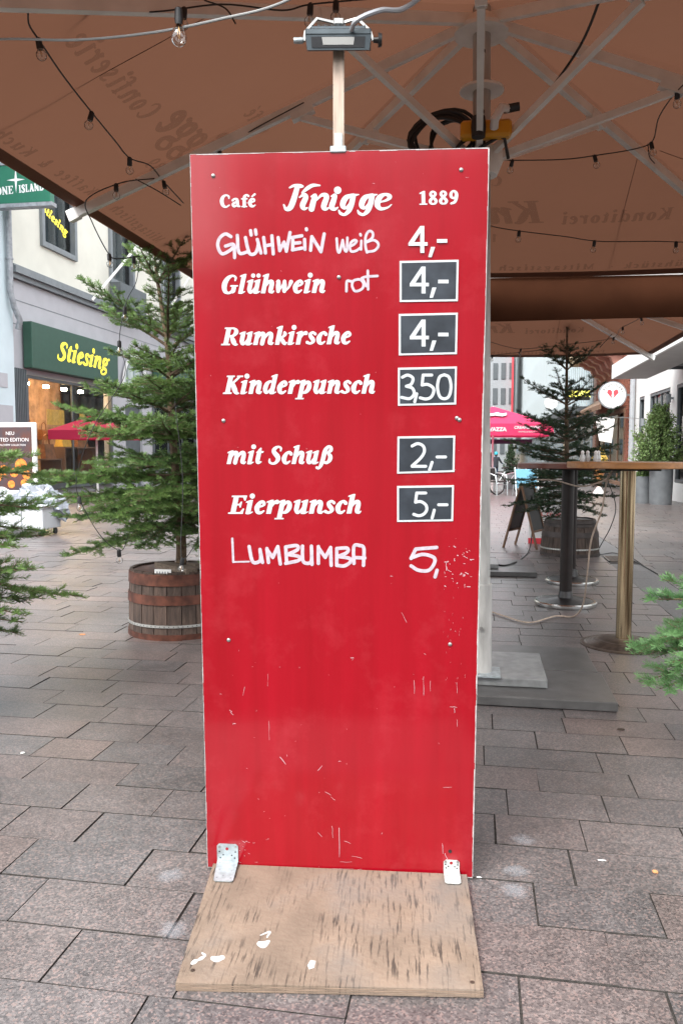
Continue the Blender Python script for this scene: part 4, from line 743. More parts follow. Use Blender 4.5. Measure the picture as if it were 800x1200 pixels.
# ---- glass office block and the end of the street
gb = thing('glass_office', 'blue grey glass office block with vertical fins far down the street', 'building', (0, 0, 0))
MB().box(RX+.2, RX+16, 55.2, 128, -2, 26).build('wall', MT['officeglass'], gb)
for j in range(48):
    MB().box(RX-.25, RX+.2, 55.3+1.5*j, 55.55+1.5*j, 2.8, 26).build('fin', MT['officeframe'], gb)
for z in (2.6, 6.0, 9.4, 12.8, 16.2): MB().box(RX-.05, RX+.2, 55.2, 128, z, z+.5).build('spandrel', MT['tile'], gb)
for z, h in ((3.4, 2.2), (6.8, 2.2), (10.2, 2.2)):
    for j in range(0, 40, 2): MB().box(RX+.1, RX+.19, 56.0+1.5*j, 56.6+1.5*j, z, z+h).build('window', MT['dkgrey'], gb)
eb = thing('corner_house', 'tall beige stone house closing the far end of the street', 'building', (0, 0, 0))
MB().box(-16, RX+3, 128.5, 140, -3, 27).build('wall', MT['stonebeige'], eb)
for i in range(9):
    for z in (1, 5, 9, 13, 17, 21): 
        MB().box(-13.6+2.2*i, -12.4+2.2*i, 128.35, 128.5, z, z+2.2).build('window', MT['officeglass'], eb)
tw = thing('tower_house', 'narrow grey house with dark window strips left at the street end', 'building', (0, 0, 0))
MB().box(1.4, 4.4, 100, 112, -3, 24).build('wall', MT['stonegrey'], tw)
for i in range(3):
    for z in range(1, 23, 3): MB().box(1.7+.95*i, 2.25+.95*i, 99.9, 100, z, z+1.9).build('window', MT['dkgrey'], tw)
MB().box(3.9, 4.1, 99.3, 99.9, 6, 13).build('banner', MT['red2'], tw)
# left side continues behind the board
lh = thing('far_left_house', 'grey rendered house continuing the left row behind the red board', 'building', (0, 0, 0))
lw = [(50+3.2*i, 51.6+3.2*i, z, z+2) for i in range(20) for z in (4.5, 8, 11.5)]
wall_mb(LX, 48.1, 120, -2, 15, lw).build('wall', MT['stonebeige'], lh)
MB().box(LX-.4, LX-.35, 48.1, 120, 0, 14).build('window_glazing', MT['officeglass'], lh)
# ---- unseen block added behind the viewer, stepped to shape the red board's reflections
ob = thing('added_reflection_block', 'plain grey block added behind the viewer to shape reflections', 'building', (0, 0, 0))
MB().box(-3.6, 26, -31, -25, -.1, 8.6).box(-30, -3.62, -31, -25.2, -.1, 4.6).build('wall', MT['facade'], ob)
MB().box(-1.5, 3.5, -24.95, -24.9, 4.2, 8.2).build('highlight_panel', MT['palegrey'], ob)  # added pale patch that puts a highlight into the board's gloss
for i in range(12):
    for z in ((1, 5) if i > 5 else (1,)): MB().box(-26+4.2*i, -24+4.2*i, -25, -24.9, z, z+2.4).build('window', MT['officeglass'], ob)

# ================================================================ the red price board
BL, BR = cs(-.379, 2.232, .008), cs(.367, 2.180, .008)
TL, TR = cs(-.387, 2.115, 1.955), cs(.372, 2.060, 1.953)
ex = ((BR-BL)+(TR-TL)).normalized(); up = (((TL+TR)-(BL+BR))/2); PH = up.length; up = (up-ex*up.dot(ex)).normalized(); nrm = ex.cross(up)   # nrm points to the viewer
if nrm.y > 0: nrm = -nrm
PW = ((BR-BL).length+(TR-TL).length)/2; Oc = (BL+BR)/2
ez = ex.cross(up)
board = thing('price_board', 'tall red price board for hot drinks, screwed to a plywood foot', 'sign board', (Oc.x, Oc.y, 0), math.atan2(ex.y, ex.x))
Minv = board.matrix_basis.inverted()
PM = Minv @ Matrix((ex, -nrm, up)).transposed().to_4x4(); PM.translation = Minv @ Oc    # panel space: x right, y away from the viewer, z up the panel
W2 = PW/2
PMw = Matrix((ex, -nrm, up)).transposed().to_4x4(); PMw.translation = Oc; PMi = PMw.inverted()
def on_panel(u, v):      # a point of the photograph on the panel, as panel x and height
    d = ray(u, v); n = nrm; t = (Oc-CO).dot(n)/d.dot(n); p = PMi @ (CO+d*t); return p.x, p.z
def onp(off): return lambda x, y: (lambda q: (q[0], off, q[1]))(on_panel(x, y))
MB().box(-W2, W2, 0, .012, 0, PH, .0015).build('panel', MT['red'], board, M=PM)
# worn bright rim: thin uneven strips on the front edge
def rim(pts, seed, w=.0028):
    w *= .7
    r_ = random.Random(seed); B = MB(); pos = 0; (x0, z0), (x1, z1) = pts; L = math.hypot(x1-x0, z1-z0); dx, dz = (x1-x0)/L, (z1-z0)/L
    while pos < L:
        seg = min(r_.uniform(.008, .05), L-pos); ww = w*r_.choice((.5, .8, 1, 1, 1.3)); a = (x0+dx*pos, z0+dz*pos); b_ = (x0+dx*(pos+seg), z0+dz*(pos+seg)); px, pz = -dz*ww, dx*ww
        B.add([(a[0], -.0006, a[1]), (b_[0], -.0006, b_[1]), (b_[0]+px, -.0006, b_[1]+pz), (a[0]+px, -.0006, a[1]+pz)], [(0, 1, 2, 3)]); pos += seg
    return B
rims = [rim(((-W2, 0), (W2, 0)), 1), rim(((W2, .0), (W2, PH)), 2, .0036), rim(((W2, PH), (-W2, PH)), 3, .0026), rim(((-W2, PH), (-W2, 0)), 4, .002)]
for rb in rims: rb.build('edge_strip', MT['edge'], board, M=PM)
def lettering(name, prims, m, off, grow=.12, cell=.24, label=None):
    o = flatmesh(name, prims, cell, onp(off), m, board, grow); o.matrix_local = PM
    if label: o['label'] = label
    return o
# price plates
plates = [((468,306),(537,304.5),(536,353),(468,354)), ((467,368),(536,366.5),(535,415),(467,416.5)), ((466,431),(535,429.5),(534,474),(466,475.5)), ((465.5,511.5),(533,510.5),(532,553),(465,555)), ((465,569.5),(531.5,568.5),(530.5,610.5),(465,611.5))]
for k_, pl in enumerate(plates):
    qs = [on_panel(*p) for p in pl]; cx = sum(q[0] for q in qs)/4; cz = sum(q[1] for q in qs)/4
    def ring(s, y): return [(cx+(q[0]-cx)*s, y, cz+(q[1]-cz)*s) for q in qs]
    B = MB().add(ring(1, 0)+ring(1, -.0022), [(3,2,1,0),(4,5,6,7),(0,1,5,4),(1,2,6,5),(2,3,7,6),(3,0,4,7)])
    pz = B.build('price_plate', MT['letter'], board, M=PM)
    inn = [(q[0]+(.0052 if q[0] < cx else -.0052), q[1]+(.0052 if q[1] < cz else -.0052)) for q in qs]
    o = MB().add([(x, -.0027, z) for x, z in inn], [(0, 1, 2, 3)]).build('slate_field', MT['slate'], pz)
lettering('cafe_script', KNIGGE, MT['letter'], -.0009, .0)
for w_ in MENU: lettering('menu_word', w_, MT['letter'], -.0009, .22)
for w_ in PRICES: lettering('price_figures', w_, MT['letter'], -.0034, .15)
for w_ in HAND: lettering('handwritten_word', w_, MT['marker'], -.0010, .3)
# chips, scratches and drips
rc = random.Random(21); ch = []
def chip(u, v, L, a, w): ch.append(('s', [(u+L*t*math.cos(a)+rc.uniform(-.3, .3), v+L*t*math.sin(a)+rc.uniform(-.3, .3), max(.16, .52*w*rc.uniform(.5, 1.2))) for t in (0, .3, .6, 1)]))
for u, v, L, a, w in [(485,797,16,1.55,.8),(496,793,22,1.57,.8),(504,798,12,1.57,.6),(535,800,12,1.57,.6),(287,805,10,1.8,.6),(314,790,14,1.6,.5),(315,845,22,1.55,.7),(328,887,11,.9,1.2),(372,903,8,-.8,1.3),(389,968,14,1.5,.8),(397,970,34,1.55,1.2),(403,985,8,.4,.8),(381,928,8,.5,.8),(388,934,6,.7,.8),(518,988,12,1.5,1.0),(521,1000,7,1.2,1.2),(397,892,2,0,1.2),(411,771,3,0,1.8),(269,832,3,.5,1.4),(270,834,5,.9,1),(273,848,3,0,1.6),(535,843,8,1.5,.8),(470,717,14,1.1,.5),(398,1010,14,0,.5),(380,1018,34,0,.6),(412,1003,12,.2,.6),(527,828,8,.1,1),(532,830,5,1.5,1.5),(288,238,3,0,1.2),(436,215,3,0,1),(530,231,5,-.8,.5),(457,675,3,0,1),(545,208,4,0,.7),(392,1018,3,1.5,1.4),(372,975,8,.8,.7),(519,923,10,-.1,.7)]: chip(u, v, L, a, w)
for _ in range(34): chip(rc.uniform(519, 551), rc.uniform(640, 688), rc.choice((.5, 1, 2, 4)), rc.choice((0, 1.57, .5)), rc.choice((.6, .8, 1.2, 2.2)))
for _ in range(26): chip(rc.uniform(518, 546), rc.uniform(688, 800), rc.uniform(.5, 3), 1.57, .4)
for _ in range(36): chip(rc.uniform(250, 550), rc.uniform(760, 1020), rc.uniform(.3, 2), rc.uniform(0, 3), rc.uniform(.35, .8))
for _ in range(24): chip(rc.uniform(240, 560), rc.uniform(184, 700), rc.uniform(.3, 1.5), rc.uniform(0, 3), rc.uniform(.3, .6))
for _ in range(26): chip(rc.uniform(262, 300), rc.uniform(985, 1018), rc.uniform(.5, 4), rc.uniform(-.4, .6), rc.uniform(.4, .9))
for _ in range(20): chip(rc.uniform(258, 430), 1019+rc.uniform(-1, 2), rc.uniform(1, 6), 0, rc.uniform(.4, .8))
lettering('scratches', ch, MT['chip'], -.0007, 0, .2)
# screws
for u, v in ((250,206),(540,199),(397,325),(262,493),(535,490),(268,750),(527,755),(538,492)):
    x, z = on_panel(u, v); s_ = MB().lathe([(.001, .0035), (.0035, .003), (.0055, .0008), (.0056, 0)], (0, 0, 0), 12).build('screw', MT['steel'], board); s_.matrix_local = PM @ Matrix.Translation((x, -.0005, z)) @ Matrix.Rotation(math.pi/2, 4, 'X')
x, z = on_panel(527, 997.5); MB().lathe([(.001, .0008), (.005, .0008), (.005, 0)], (0, 0, 0), 12).build('drill_hole', MT['black'], board, M=PM @ Matrix.Translation((x, -.0005, z)) @ Matrix.Rotation(math.pi/2, 4, 'X'))
# plywood foot with ply edges
def gl(u, v, z): p = Minv @ on_ground(u, v, z); return p
A, B_, C_, D_ = gl(206, 1152, .021), gl(566, 1160, .021), gl(546.5, 1025, .021), gl(250, 1012, .021)
foot = MB().add([(p.x, p.y, z) for z in (.0195, .0215) for p in (A, B_, C_, D_)], [(3,2,1,0),(4,5,6,7),(0,1,5,4),(1,2,6,5),(2,3,7,6),(3,0,4,7)]).build('foot_board', MT['ply'], board)
for j in range(7):
    z0 = .0025+.00243*j; dlt = .0006 if j % 2 else -.0004
    P4 = [A+(A-C_).normalized()*dlt, B_+(B_-D_).normalized()*dlt, C_+(C_-A).normalized()*dlt, D_+(D_-B_).normalized()*dlt]
    MB().add([(p.x, p.y, z) for z in (z0, z0+.0024) for p in P4], [(3,2,1,0),(4,5,6,7),(0,1,5,4),(1,2,6,5),(2,3,7,6),(3,0,4,7)]).build('ply_layer', MT['plyedge'] if j % 2 else MT['ply'], board)
# paint blots on the plywood
def blob(prs, z=.0219):
    D, lo = field(prs, .3, 0); V_, F_ = contour_mesh(D, lo, .3); me = bpy.data.meshes.new('paint_blot')
    me.from_pydata([tuple(gl(x, y, z)) for x, y in V_], [], [list(f) for f in F_]); me.materials.append(MT['white2']); link('paint_blot', me, board)
blob([('s', [(225,1129,3),(228,1127,5),(232,1125,2.5),(236,1123,4),(241,1120,1.5)]), ('s', [(237,1117,2),(240,1119,3)])])
blob([('s', [(249,1123,5),(254,1124,7),(261,1122,5)])]); blob([('s', [(304,1106,6),(309,1107,8),(315,1103,3)]), ('s', [(305,1096,1),(316,1092,2.5),(313,1098,2)])])
blob([('p', [(360,1131,0),(364,1125,0),(370,1126,0),(368,1134,0),(362,1136,0)])]); 
for u, v in ((226, 1137), (553, 1151)):
    p = gl(u, v, .0222); MB().lathe([(.005, 0), (.005, .0015), (.001, .0018)], (p.x, p.y, .0215), 10).build('screw', MT['rust'], board)
# angle brackets
def bracket(us, m, label, seed):
    (u0, u1, vt, vb, ub0, ub1, vf) = us; xz0, xz1 = on_panel(u0, vt), on_panel(u1, vt); zb = on_panel(u0, vb)[1]; th = .0026; c = .006
    x0, x1, zt = xz0[0], xz1[0], xz0[1]
    P = [(x0, .024), (x1, .024), (x1, zt-c), (x1-c, zt), (x0+c, zt), (x0, zt-c)]
    b = MB().prism(P, Matrix.Rotation(math.pi/2, 4, 'X'), th).build('angle_bracket', m, board); b.matrix_local = PM @ Matrix.Translation((0, -.001, 0)); b['label'] = label
    pL, pR = PM @ Vector((x0, -.001, .024)), PM @ Vector((x1, -.001, .024)); f0, f1 = gl(ub0, vf, .0235), gl(ub1, vf+1, .0235)
    lo_ = [(pL.x, pL.y), (pR.x, pR.y), (f1.x, f1.y+c), (f1.x-c, f1.y), (f0.x+c, f0.y), (f0.x, f0.y+c)]
    Bm = MB().add([(x, y, z) for z in (.0216, .0242) for x, y in lo_], [[5,4,3,2,1,0],[6,7,8,9,10,11]]+[[i, (i+1) % 6, 6+(i+1) % 6, 6+i] for i in range(6)])
    leg = Bm.build('angle_leg', m, b); leg.matrix_parent_inverse = Matrix.Identity(4); leg.matrix_local = b.matrix_local.inverted()
    hx = [(.12, .85), (.88, .85), (.12, .55), (.88, .55), (.3, .36), (.7, .34), (.16, .18), (.84, .18)]
    for i_, (fx, fz) in enumerate(hx):
        s_ = MB().lathe([(.0036 if i_ < 2 else .0022, 0), (.0036 if i_ < 2 else .0022, .0016 if i_ < 2 else .0005), (.001, .002 if i_ < 2 else .0005)], (0, 0, 0), 10)
        o = s_.build('screw' if i_ < 2 else 'punched_hole', MT['steel'] if i_ < 2 else MT['black'], b); o.matrix_local = Matrix.Translation((x0+(x1-x0)*fx, -th-.0001, .024+(zt-.024)*fz)) @ Matrix.Rotation(math.pi/2, 4, 'X')
    o = MB().lathe([(.0045, 0), (.0045, .0005), (.001, .0006)], (0, 0, 0), 14).build('punched_hole', MT['red'] , b); o.matrix_local = Matrix.Translation((x0+(x1-x0)*.48, -th-.0001, .024+(zt-.024)*.72)) @ Matrix.Rotation(math.pi/2, 4, 'X')
    for fx, fy in ((.15, .12), (.85, .2), (.2, .45), (.8, .5), (.45, .75), (.15, .85), (.85, .85)):
        pp_ = (pL*(1-fx)+pR*fx)*(1-fy)+(f0*(1-fx)+f1*fx)*fy
        o = MB().lathe([(.0026, 0), (.0026, .0006), (.001, .0008)], (pp_.x, pp_.y, .0243), 10).build('punched_hole', MT['pipe'], b); o.matrix_local = b.matrix_local.inverted()
bracket((254.5, 279, 988, 1016, 250, 273, 1032.5), MT['galv'], 'galvanised bracket at the left corner of the foot', 1)
bracket((519.5, 538, 1007, 1024, 521, 540, 1035.5), MT['white2'], 'white painted bracket at the right corner of the foot', 2)
# batten carrying the flood lamp
x, z = on_panel(396, 176)
MB().box(x-.0135, x+.0135, .014, .040, PH-.25, PH+.262).build('batten', MT['rawwood'], board, M=PM)
MB().box(x-.020, x+.020, -.004, .0135, PH-.004, PH+.012, .002).box(x-.0095, x+.0095, .010, .0135, PH+.012, PH+.046).build('clamp_plate', MT['galv'], board, M=PM)
# ---------------------------------------------------------------- flood lamp on the batten
fp = PMw @ Vector((x, .02, PH+.252))
fl = thing('flood_lamp', 'small black LED flood lamp with U bracket on top of the wooden batten', 'lamp', tuple(fp), PSI*.9)
fl.scale = (.77, .77, .77)
MB().box(-.105, .105, -.055, .05, .012, .034, .004).box(-.088, .088, -.045, .045, .034, .046, .003).build('housing', MT['lampgrey'], fl)
MB().add([(-.105, -.056, .012), (.105, -.056, .012), (.098, -.050, -.032), (-.098, -.050, -.032)], [(0,1,2,3)]).add([(-.105, .05, .012), (.105, .05, .012), (.098, -.045, -.032), (-.098, -.045, -.032)], [(3,2,1,0)]).add([(-.105,-.056,.012),(-.105,.05,.012),(-.098,-.045,-.032),(-.098,-.050,-.032)], [(0,1,2,3)]).add([(.105,-.056,.012),(.105,.05,.012),(.098,-.045,-.032),(.098,-.050,-.032)], [(3,2,1,0)]).build('lamp_front', MT['lampgrey'], fl)
MB().add([(-.086, -.0565, .006), (.086, -.0565, .006), (.084, -.0525, -.026), (-.084, -.0525, -.026)], [(0,1,2,3)]).build('reflector', MT['lampblack'], fl)
MB().add([(-.052, -.0580, .004), (.052, -.0580, .004), (.048, -.0545, -.018), (-.048, -.0545, -.018)], [(0,1,2,3)]).build('lens', MT['lampglass'], fl)
for i in range(9): MB().tube([(-.084+.021*i, -.02, .046), (-.084+.021*i, -.02, .060)], .0022, 6).build('cooling_pin', MT['lampgrey'], fl)
MB().tube([(-.112, 0, .02), (-.108, 0, .048), (-.070, .005, .092), (-.02, .01, .083), (.02, .01, .083), (.060, .005, .092), (.102, 0, .05), (.112, 0, .02)], .0055, 4, sq=True).build('stirrup', MT['steel'], fl)
MB().box(-.017, .017, 0, .018, .072, .094, .003).box(-.010, .010, -.001, .0, .076, .090).build('stirrup_clamp', MT['steel'], fl)
MB().tube([(-.145, 0, .022), (-.118, 0, .022), (-.112, 0, .022)], [.009, .010, .006], 10).build('pivot_nut', MT['galv'], fl)
MB().tube([(.112, 0, .022), (.128, 0, .022)], [.008, .010], 10).tube([(.128, 0, .022), (.140, 0, .022)], [.022, .019], 12).build('pivot_knob', MT['black'], fl)
MB().box(-.01, .01, .018, .03, -.05, .085).build('mount_strip', MT['galv'], fl)

# ================================================================ big umbrellas
INK_TEXT = None
def umbrella(x, y, zh, ze, s, lab, zlow, front, mast_bot, text=True, valance=0):
    t = thing('market_umbrella', lab, 'umbrella', (x, y, 0), group='brown cafe umbrellas over the street')
    k = (zh-ze)/s; n = 12
    ends = [(s, s), (0, s), (-s, s), (-s, 0), (-s, -s), (0, -s), (s, -s), (s, 0)]
    V, F = [], []
    for a, b in zip(ends, ends[1:]+ends[:1]):
        o = len(V); idx = {}
        for i in range(n+1):
            for j in range(i+1):
                w = j/i if i else 0; r_ = i/n; px = (a[0]*(1-w)+b[0]*w)*r_; py = (a[1]*(1-w)+b[1]*w)*r_
                z = zh-(zh-ze)*r_; sag = 4*w*(1-w)*r_; z += -.022*sag+.004*math.sin(9*px+5*py)
                pull = 1-.018*sag
                idx[i, j] = len(V); V.append((px*pull, py*pull, z))
        for i in range(n):
            for j in range(i+1):
                F.append((idx[i, j], idx[i+1, j], idx[i+1, j+1]))
                if j < i: F.append((idx[i, j], idx[i+1, j+1], idx[i, j+1]))
    me = bpy.data.meshes.new('canopy'); me.from_pydata(V, [], F); me.polygons.foreach_set('use_smooth', [True]*len(F)); me.materials.append(MT['brown']); link('canopy', me, t)
    hm = MB()
    for a, b in (((-s, s), (s, s)), ((s, s), (s, -s)), ((s, -s), (-s, -s)), ((-s, -s), (-s, s))):      # doubled hem along each edge
        nn = 24
        for i in range(nn):
            q = [];
            for f_ in (i/nn, (i+1)/nn):
                w_ = (f_*2) % 1 if f_ < 1 else 0; sg = 4*w_*(1-w_); px, py = a[0]+(b[0]-a[0])*f_, a[1]+(b[1]-a[1])*f_; pu = 1-.018*sg
                q += [(px*pu, py*pu, ze-.022*sg-.004), (px*pu*.972, py*pu*.972, ze-.022*sg-.004+k*s*.028)]
            hm.add([q[0], q[1], q[3], q[2]], [(0, 1, 2, 3)], True)
    hm.build('hem', MT['brown'], t)
    for (a, dx_) in (((0, 1), .9), ((0, 1), -.9), ((1, 0), .9), ((1, 0), -.9), ((-1, 0), .9), ((-1, 0), -.9)):     # stitched seams
        pts = []
        for r_ in (1.0, 1.3, 1.6, 1.9, s*.985):
            lat = dx_; w_ = abs(lat)/r_; zz = zh-k*r_-.022*4*w_*(1-w_)*r_/s-.006; pts.append((lat, a[1]*r_, zz) if a[0] == 0 else (a[0]*r_, lat, zz))
        MB().tube(pts, .0016, 4).build('seam', MT['brown2'], t)
    lb = Vector((mast_bot[0]-x, mast_bot[1]-y, .0)); tp = Vector((0, 0, zh-.02)); 
    for a in ends:
        L = math.hypot(*a); d = Vector((a[0]/L, a[1]/L, 0)); kk = (zh-ze)/L
        p0 = d*.06+Vector((0, 0, zh-.07-kk*.06)); p1 = d*(L+.02)+Vector((0, 0, ze-.055))
        rb = MB().bar(p0, p1, .034, .046).build('rib', MT['white_metal'], t)
        MB().bar(d*(L-.03)+Vector((0, 0, ze-.036)), d*(L+.025)+Vector((0, 0, ze-.058)), .038, .058).build('rib_end_cap', MT['white_metal'], rb)
        # seam over the rib
        rr = .87/L; pm = d*.87+Vector((0, 0, zh-(zh-ze)*rr-.115)); pl_ = d*.07+Vector((0, 0, zlow))
        st_ = MB().bar(pl_, pm, .029, .032).build('strut', MT['white_metal'], t)
        MB().bar(pm-d*.055+Vector((0, 0, .052)), pm+d*.055+Vector((0, 0, .052-kk*.11)), .046, .062).build('rib_bracket', MT['white_metal'], st_)
    mp_ = lambda z: lb*(1-z/zh)+Vector((0, 0, z))
    MB().tube([mp_(.12), mp_(zh+.12)], .042, 16).build('mast', MT['mast_metal'], t)
    MB().tube([mp_(.10), mp_(.545), mp_(.55)], [.052, .052, .047], 18).build('ground_sleeve', MT['mast_metal'], t)
    MB().box(lb.x-.09, lb.x+.09, lb.y-.09, lb.y+.09, .095, .107, .002).build('sleeve_plate', MT['galv'], t)
    MB().tube([mp_(.33)+Vector((0, -.05, 0)), mp_(.33)+Vector((0, -.066, 0))], .010, 8).build('locking_bolt', MT['steel'], t)
    MB().lathe([(.05, 0), (.13, .0), (.13, .018), (.10, .05), (.06, .06), (.05, .09)], (0, 0, zh-.14), 18).build('crown_hub', MT['white_metal'], t)
    MB().lathe([(.05, 0), (.105, 0), (.105, .012), (.05, .014)], tuple(mp_(zh-.40)), 18).build('collar', MT['white_metal'], t)
    MB().lathe([(.046, -.08), (.075, -.08), (.10, -.02), (.10, .03), (.07, .05), (.046, .05)], tuple(mp_(zlow)), 18).build('runner_hub', MT['white_metal'], t)
    MB().tube([(.0, -.10, zlow-.05), (.005, -.095, zh-.1)], .014, 10).build('pull_rod', MT['white_metal'], t)
    for zz in (zlow+.18, zlow+.45): MB().lathe([(.018, -.006), (.018, .006)], (.002, -.098, zz), 8).build('rod_clip', MT['black'], t)
    if text:
        def put(prims, rot, cell=.006):
            def fn(xx, yy):        # xx along the panel (read from outside), yy = height above the hem measured down the slope
                r_ = s-yy; w = abs(xx)/max(r_, .01); X, Y = -xx, r_
                z = zh-k*r_-.030-.02*4*w*(1-w)*(r_/s)
                for _ in range(rot): X, Y = -Y, X
                return (X, Y, z)
            return flatmesh('canopy_print', prims, cell, fn, MT['ink'], t)
        words = [typeset('Konditorei', -1.20, .60, -.52, .60, .078, 0, .10), typeset('Confiserie', .50, .60, 1.20, .60, .078, 0, .10), typeset('Knigge', -.42, .62, .42, .62, .15, .25, -.04, .006), typeset('Café', -.14, .96, .14, .96, .06, 0, .1), typeset('1889', -.13, .44, .13, .44, .06, 0, .1)]
        words += [typeset(w, a, .13, b, .13, .046, 0, .2) for w, a, b in (('Frühstück', -1.5, -1.0), ('·', -.93, -.90), ('Mittagstisch', -.80, -.14), ('·', -.07, -.04), ('Kaffee', .08, .44), ('&', .52, .58), ('Kuchen', .66, 1.05))]
        for rot in front:
            for w in words: put(w, rot)
    if valance:
        B = MB(); m_ = 24
        for i in range(m_):
            x0, x1 = -s-.05+(2*s+.1)*i/m_, -s-.05+(2*s+.1)*(i+1)/m_; f_ = lambda xx: .004*math.sin(3.1*xx)
            B.add([(x0, -s-.05+f_(x0), ze+.10+.02*f_(x0)), (x1, -s-.05+f_(x1), ze+.10), (x1, -s+.0+f_(x1+.4), ze-valance+.1), (x0, -s+f_(x0+.4), ze-valance+.1)], [(0, 1, 2, 3)], True)
        B.build('rain_gutter_cloth', MT['gut'], t)
        MB().add([(-.2, -s-.058, ze+.093), (s, -s-.058, ze+.062), (s, -s-.058, ze+.108), (-.2, -s-.058, ze+.103)], [(0, 1, 2, 3)]).build('bright_gap_strip', MT['gapwhite'], t)  # added pale strip painting the bright sliver of light above the cloth
    return t
GL['F'] = GL['F']; 
umbrella(-.012, 4.030, 3.31, 2.48, 2.09, 'large brown cafe umbrella right overhead, with white ribs and string lights', 2.60, (0, 1), (.037, 4.03))
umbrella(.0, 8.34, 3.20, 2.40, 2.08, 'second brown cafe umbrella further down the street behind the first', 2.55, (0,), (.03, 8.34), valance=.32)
# hem strip of the first umbrella's far edge
# ground slabs
def slabs(cx, cy, items, label, grp):
    t = thing('umbrella_weight', label, 'weight', (cx, cy, 0), group=grp)
    for (x0, x1, y0, y1, z0, z1, m) in items: MB().box(x0-cx, x1-cx, y0-cy, y1-cy, z0, z1, .004).build('slab', MT[m], t)
slabs(.04, 4.3, [(-.60, .655, 3.800, 4.318, .003, .048, 'slabdark'), (-.60, .640, 4.324, 4.860, .003, .048, 'slabdark'), (-.35, .352, 3.965, 4.50, .05, .093, 'slab')], 'stacked dark stone slabs weighting the nearest umbrella mast', 'slabs under the umbrella masts')
slabs(.04, 8.3, [(-.55, .58, 7.86, 8.32, .003, .048, 'slabdark'), (-.55, .58, 8.326, 8.80, .003, .048, 'slabdark'), (-.3, .22, 8.05, 8.5, .05, .093, 'slab')], 'stone slabs weighting the farther umbrella mast', 'slabs under the umbrella masts')

# ================================================================ string lights and cables
def spline(pts, n=7, sag=0.):
    P = smooth([tuple(p) for p in pts], n, False); return [Vector(p) for p in P]
def string(label, pts, bulbs, r=.0032, size=.0185, group='clear bulb string lights', m='cable', jit=4):
    t = thing('string_light', label, 'string lights', tuple(pts[0]), group=group); o = Vector(pts[0])
    W = spline([Vector(p)-o for p in pts]); MB().tube(W, r if m != 'black' else .0021, 6).build('cable', MT[m], t)
    rb = random.Random(len(pts)*7+jit)
    for fi in bulbs:
        i = min(int(fi*(len(W)-1)), len(W)-1); p = W[i]; tilt = Vector((rb.uniform(-.25, .25), rb.uniform(-.25, .25), -1)).normalized()
        M = tilt.to_track_quat('Z', 'Y').to_matrix().to_4x4(); M.translation = p
        so = MB().lathe([(.004, -.006), (.011, 0), (.012, .030), (.010, .036)], (0, 0, 0), 10).build('socket', MT['black'], t, M=M)
        s = size; g = MB().lathe([(.010, .034), (.6*s, .04), (s*.95, .036+.7*s), (s, .036+s*1.1), (s*.85, .036+1.65*s), (s*.45, .036+2.0*s), (.001, .036+2.1*s)], (0, 0, 0), 14).build('bulb', MT['bulb'], t, M=M)
        MB().tube([(0, 0, .036), (.003, .002, .055), (-.003, 0, .062), (0, 0, .045)], .0012, 4).build('filament', MT['filament'], g)
    return t
string('thin string light running just under the top rib at the upper left', [(-1.793,2.741,2.790),(-1.604,2.773,2.800),(-1.463,2.796,2.758),(-1.163,2.847,2.764),(-.922,2.887,2.790),(-.712,2.922,2.770),(-.610,2.940,2.791),(-.381,2.978,2.812)], [.49, .87, .93])
string('string light running down the left canopy panel with four bulbs', [(-1.492,2.580,2.651),(-1.520,2.636,2.641),(-1.536,2.735,2.634),(-1.571,2.960,2.620),(-1.604,3.252,2.607),(-1.631,3.527,2.596),(-1.648,3.719,2.589),(-1.611,3.874,2.604),(-1.628,4.092,2.598),(-1.647,4.428,2.590)], [.22, .45, .67, .9])
string('string light along the left middle rib, hanging off its tip to the fir tree', [(-.861,3.988,2.902),(-1.108,4.008,2.804),(-1.279,4.043,2.736),(-1.502,4.043,2.648),(-1.622,4.033,2.600),(-1.773,3.902,2.540),(-1.961,3.900,2.465),(-1.997,4.025,2.392),(-1.957,4.133,2.250),(-1.925,4.189,2.240),(-1.836,4.255,2.265)], [.22, .52, .8, .98])
string('string light winding down through the left fir tree to near the barrel', [(-1.836,4.255,2.265),(-1.857,4.251,2.128),(-1.914,4.241,2.012),(-1.955,4.235,1.804),(-1.887,4.145,1.608),(-2.010,4.023,1.330),(-2.105,4.007,1.057),(-2.077,4.011,.911),(-1.977,4.028,.737),(-1.879,4.045,.668),(-1.842,4.051,.740)], [.22, .31, .68, .89], m='black')
string('short string light loop at the right side of the left fir tree above the barrel', [(-1.694,4.380,1.484),(-1.620,4.291,1.052),(-1.598,4.193,.680),(-1.563,4.148,.616),(-1.490,4.110,.692)], [.7], m='black')
string('string light slung low across the far canopy panel right of the board', [(-.019,5.364,2.700),(.064,5.457,2.669),(.247,5.518,2.645),(.537,5.594,2.618),(.781,5.669,2.595),(1.093,5.688,2.588),(1.295,5.709,2.580),(1.528,5.732,2.572)], [.29, .57, .85])
string('string light from the mast hub to the right corner rib', [(.075,4.848,2.881),(.172,4.861,2.872),(.458,4.864,2.862),(.651,4.847,2.870),(.844,4.825,2.885),(.920,4.777,2.905),(.867,4.350,2.87),(.881,3.978,2.848),(.942,3.753,2.824)], [.14, .36, .62, .87])
string('string light with small bulbs under the farther umbrella, crossing its corner rib', [(.095,9.738,2.50),(.338,9.919,2.45),(.530,9.965,2.43),(.976,9.887,2.46),(1.481,9.742,2.50),(1.464,8.964,2.50),(1.524,8.408,2.50),(1.548,7.891,2.50)], [.28, .6, .75, .9])
string('lowest string light under the farther umbrella near its far hem', [(.104,10.10,2.37),(.477,10.05,2.40),(.796,10.0,2.42)], [.1, .5])
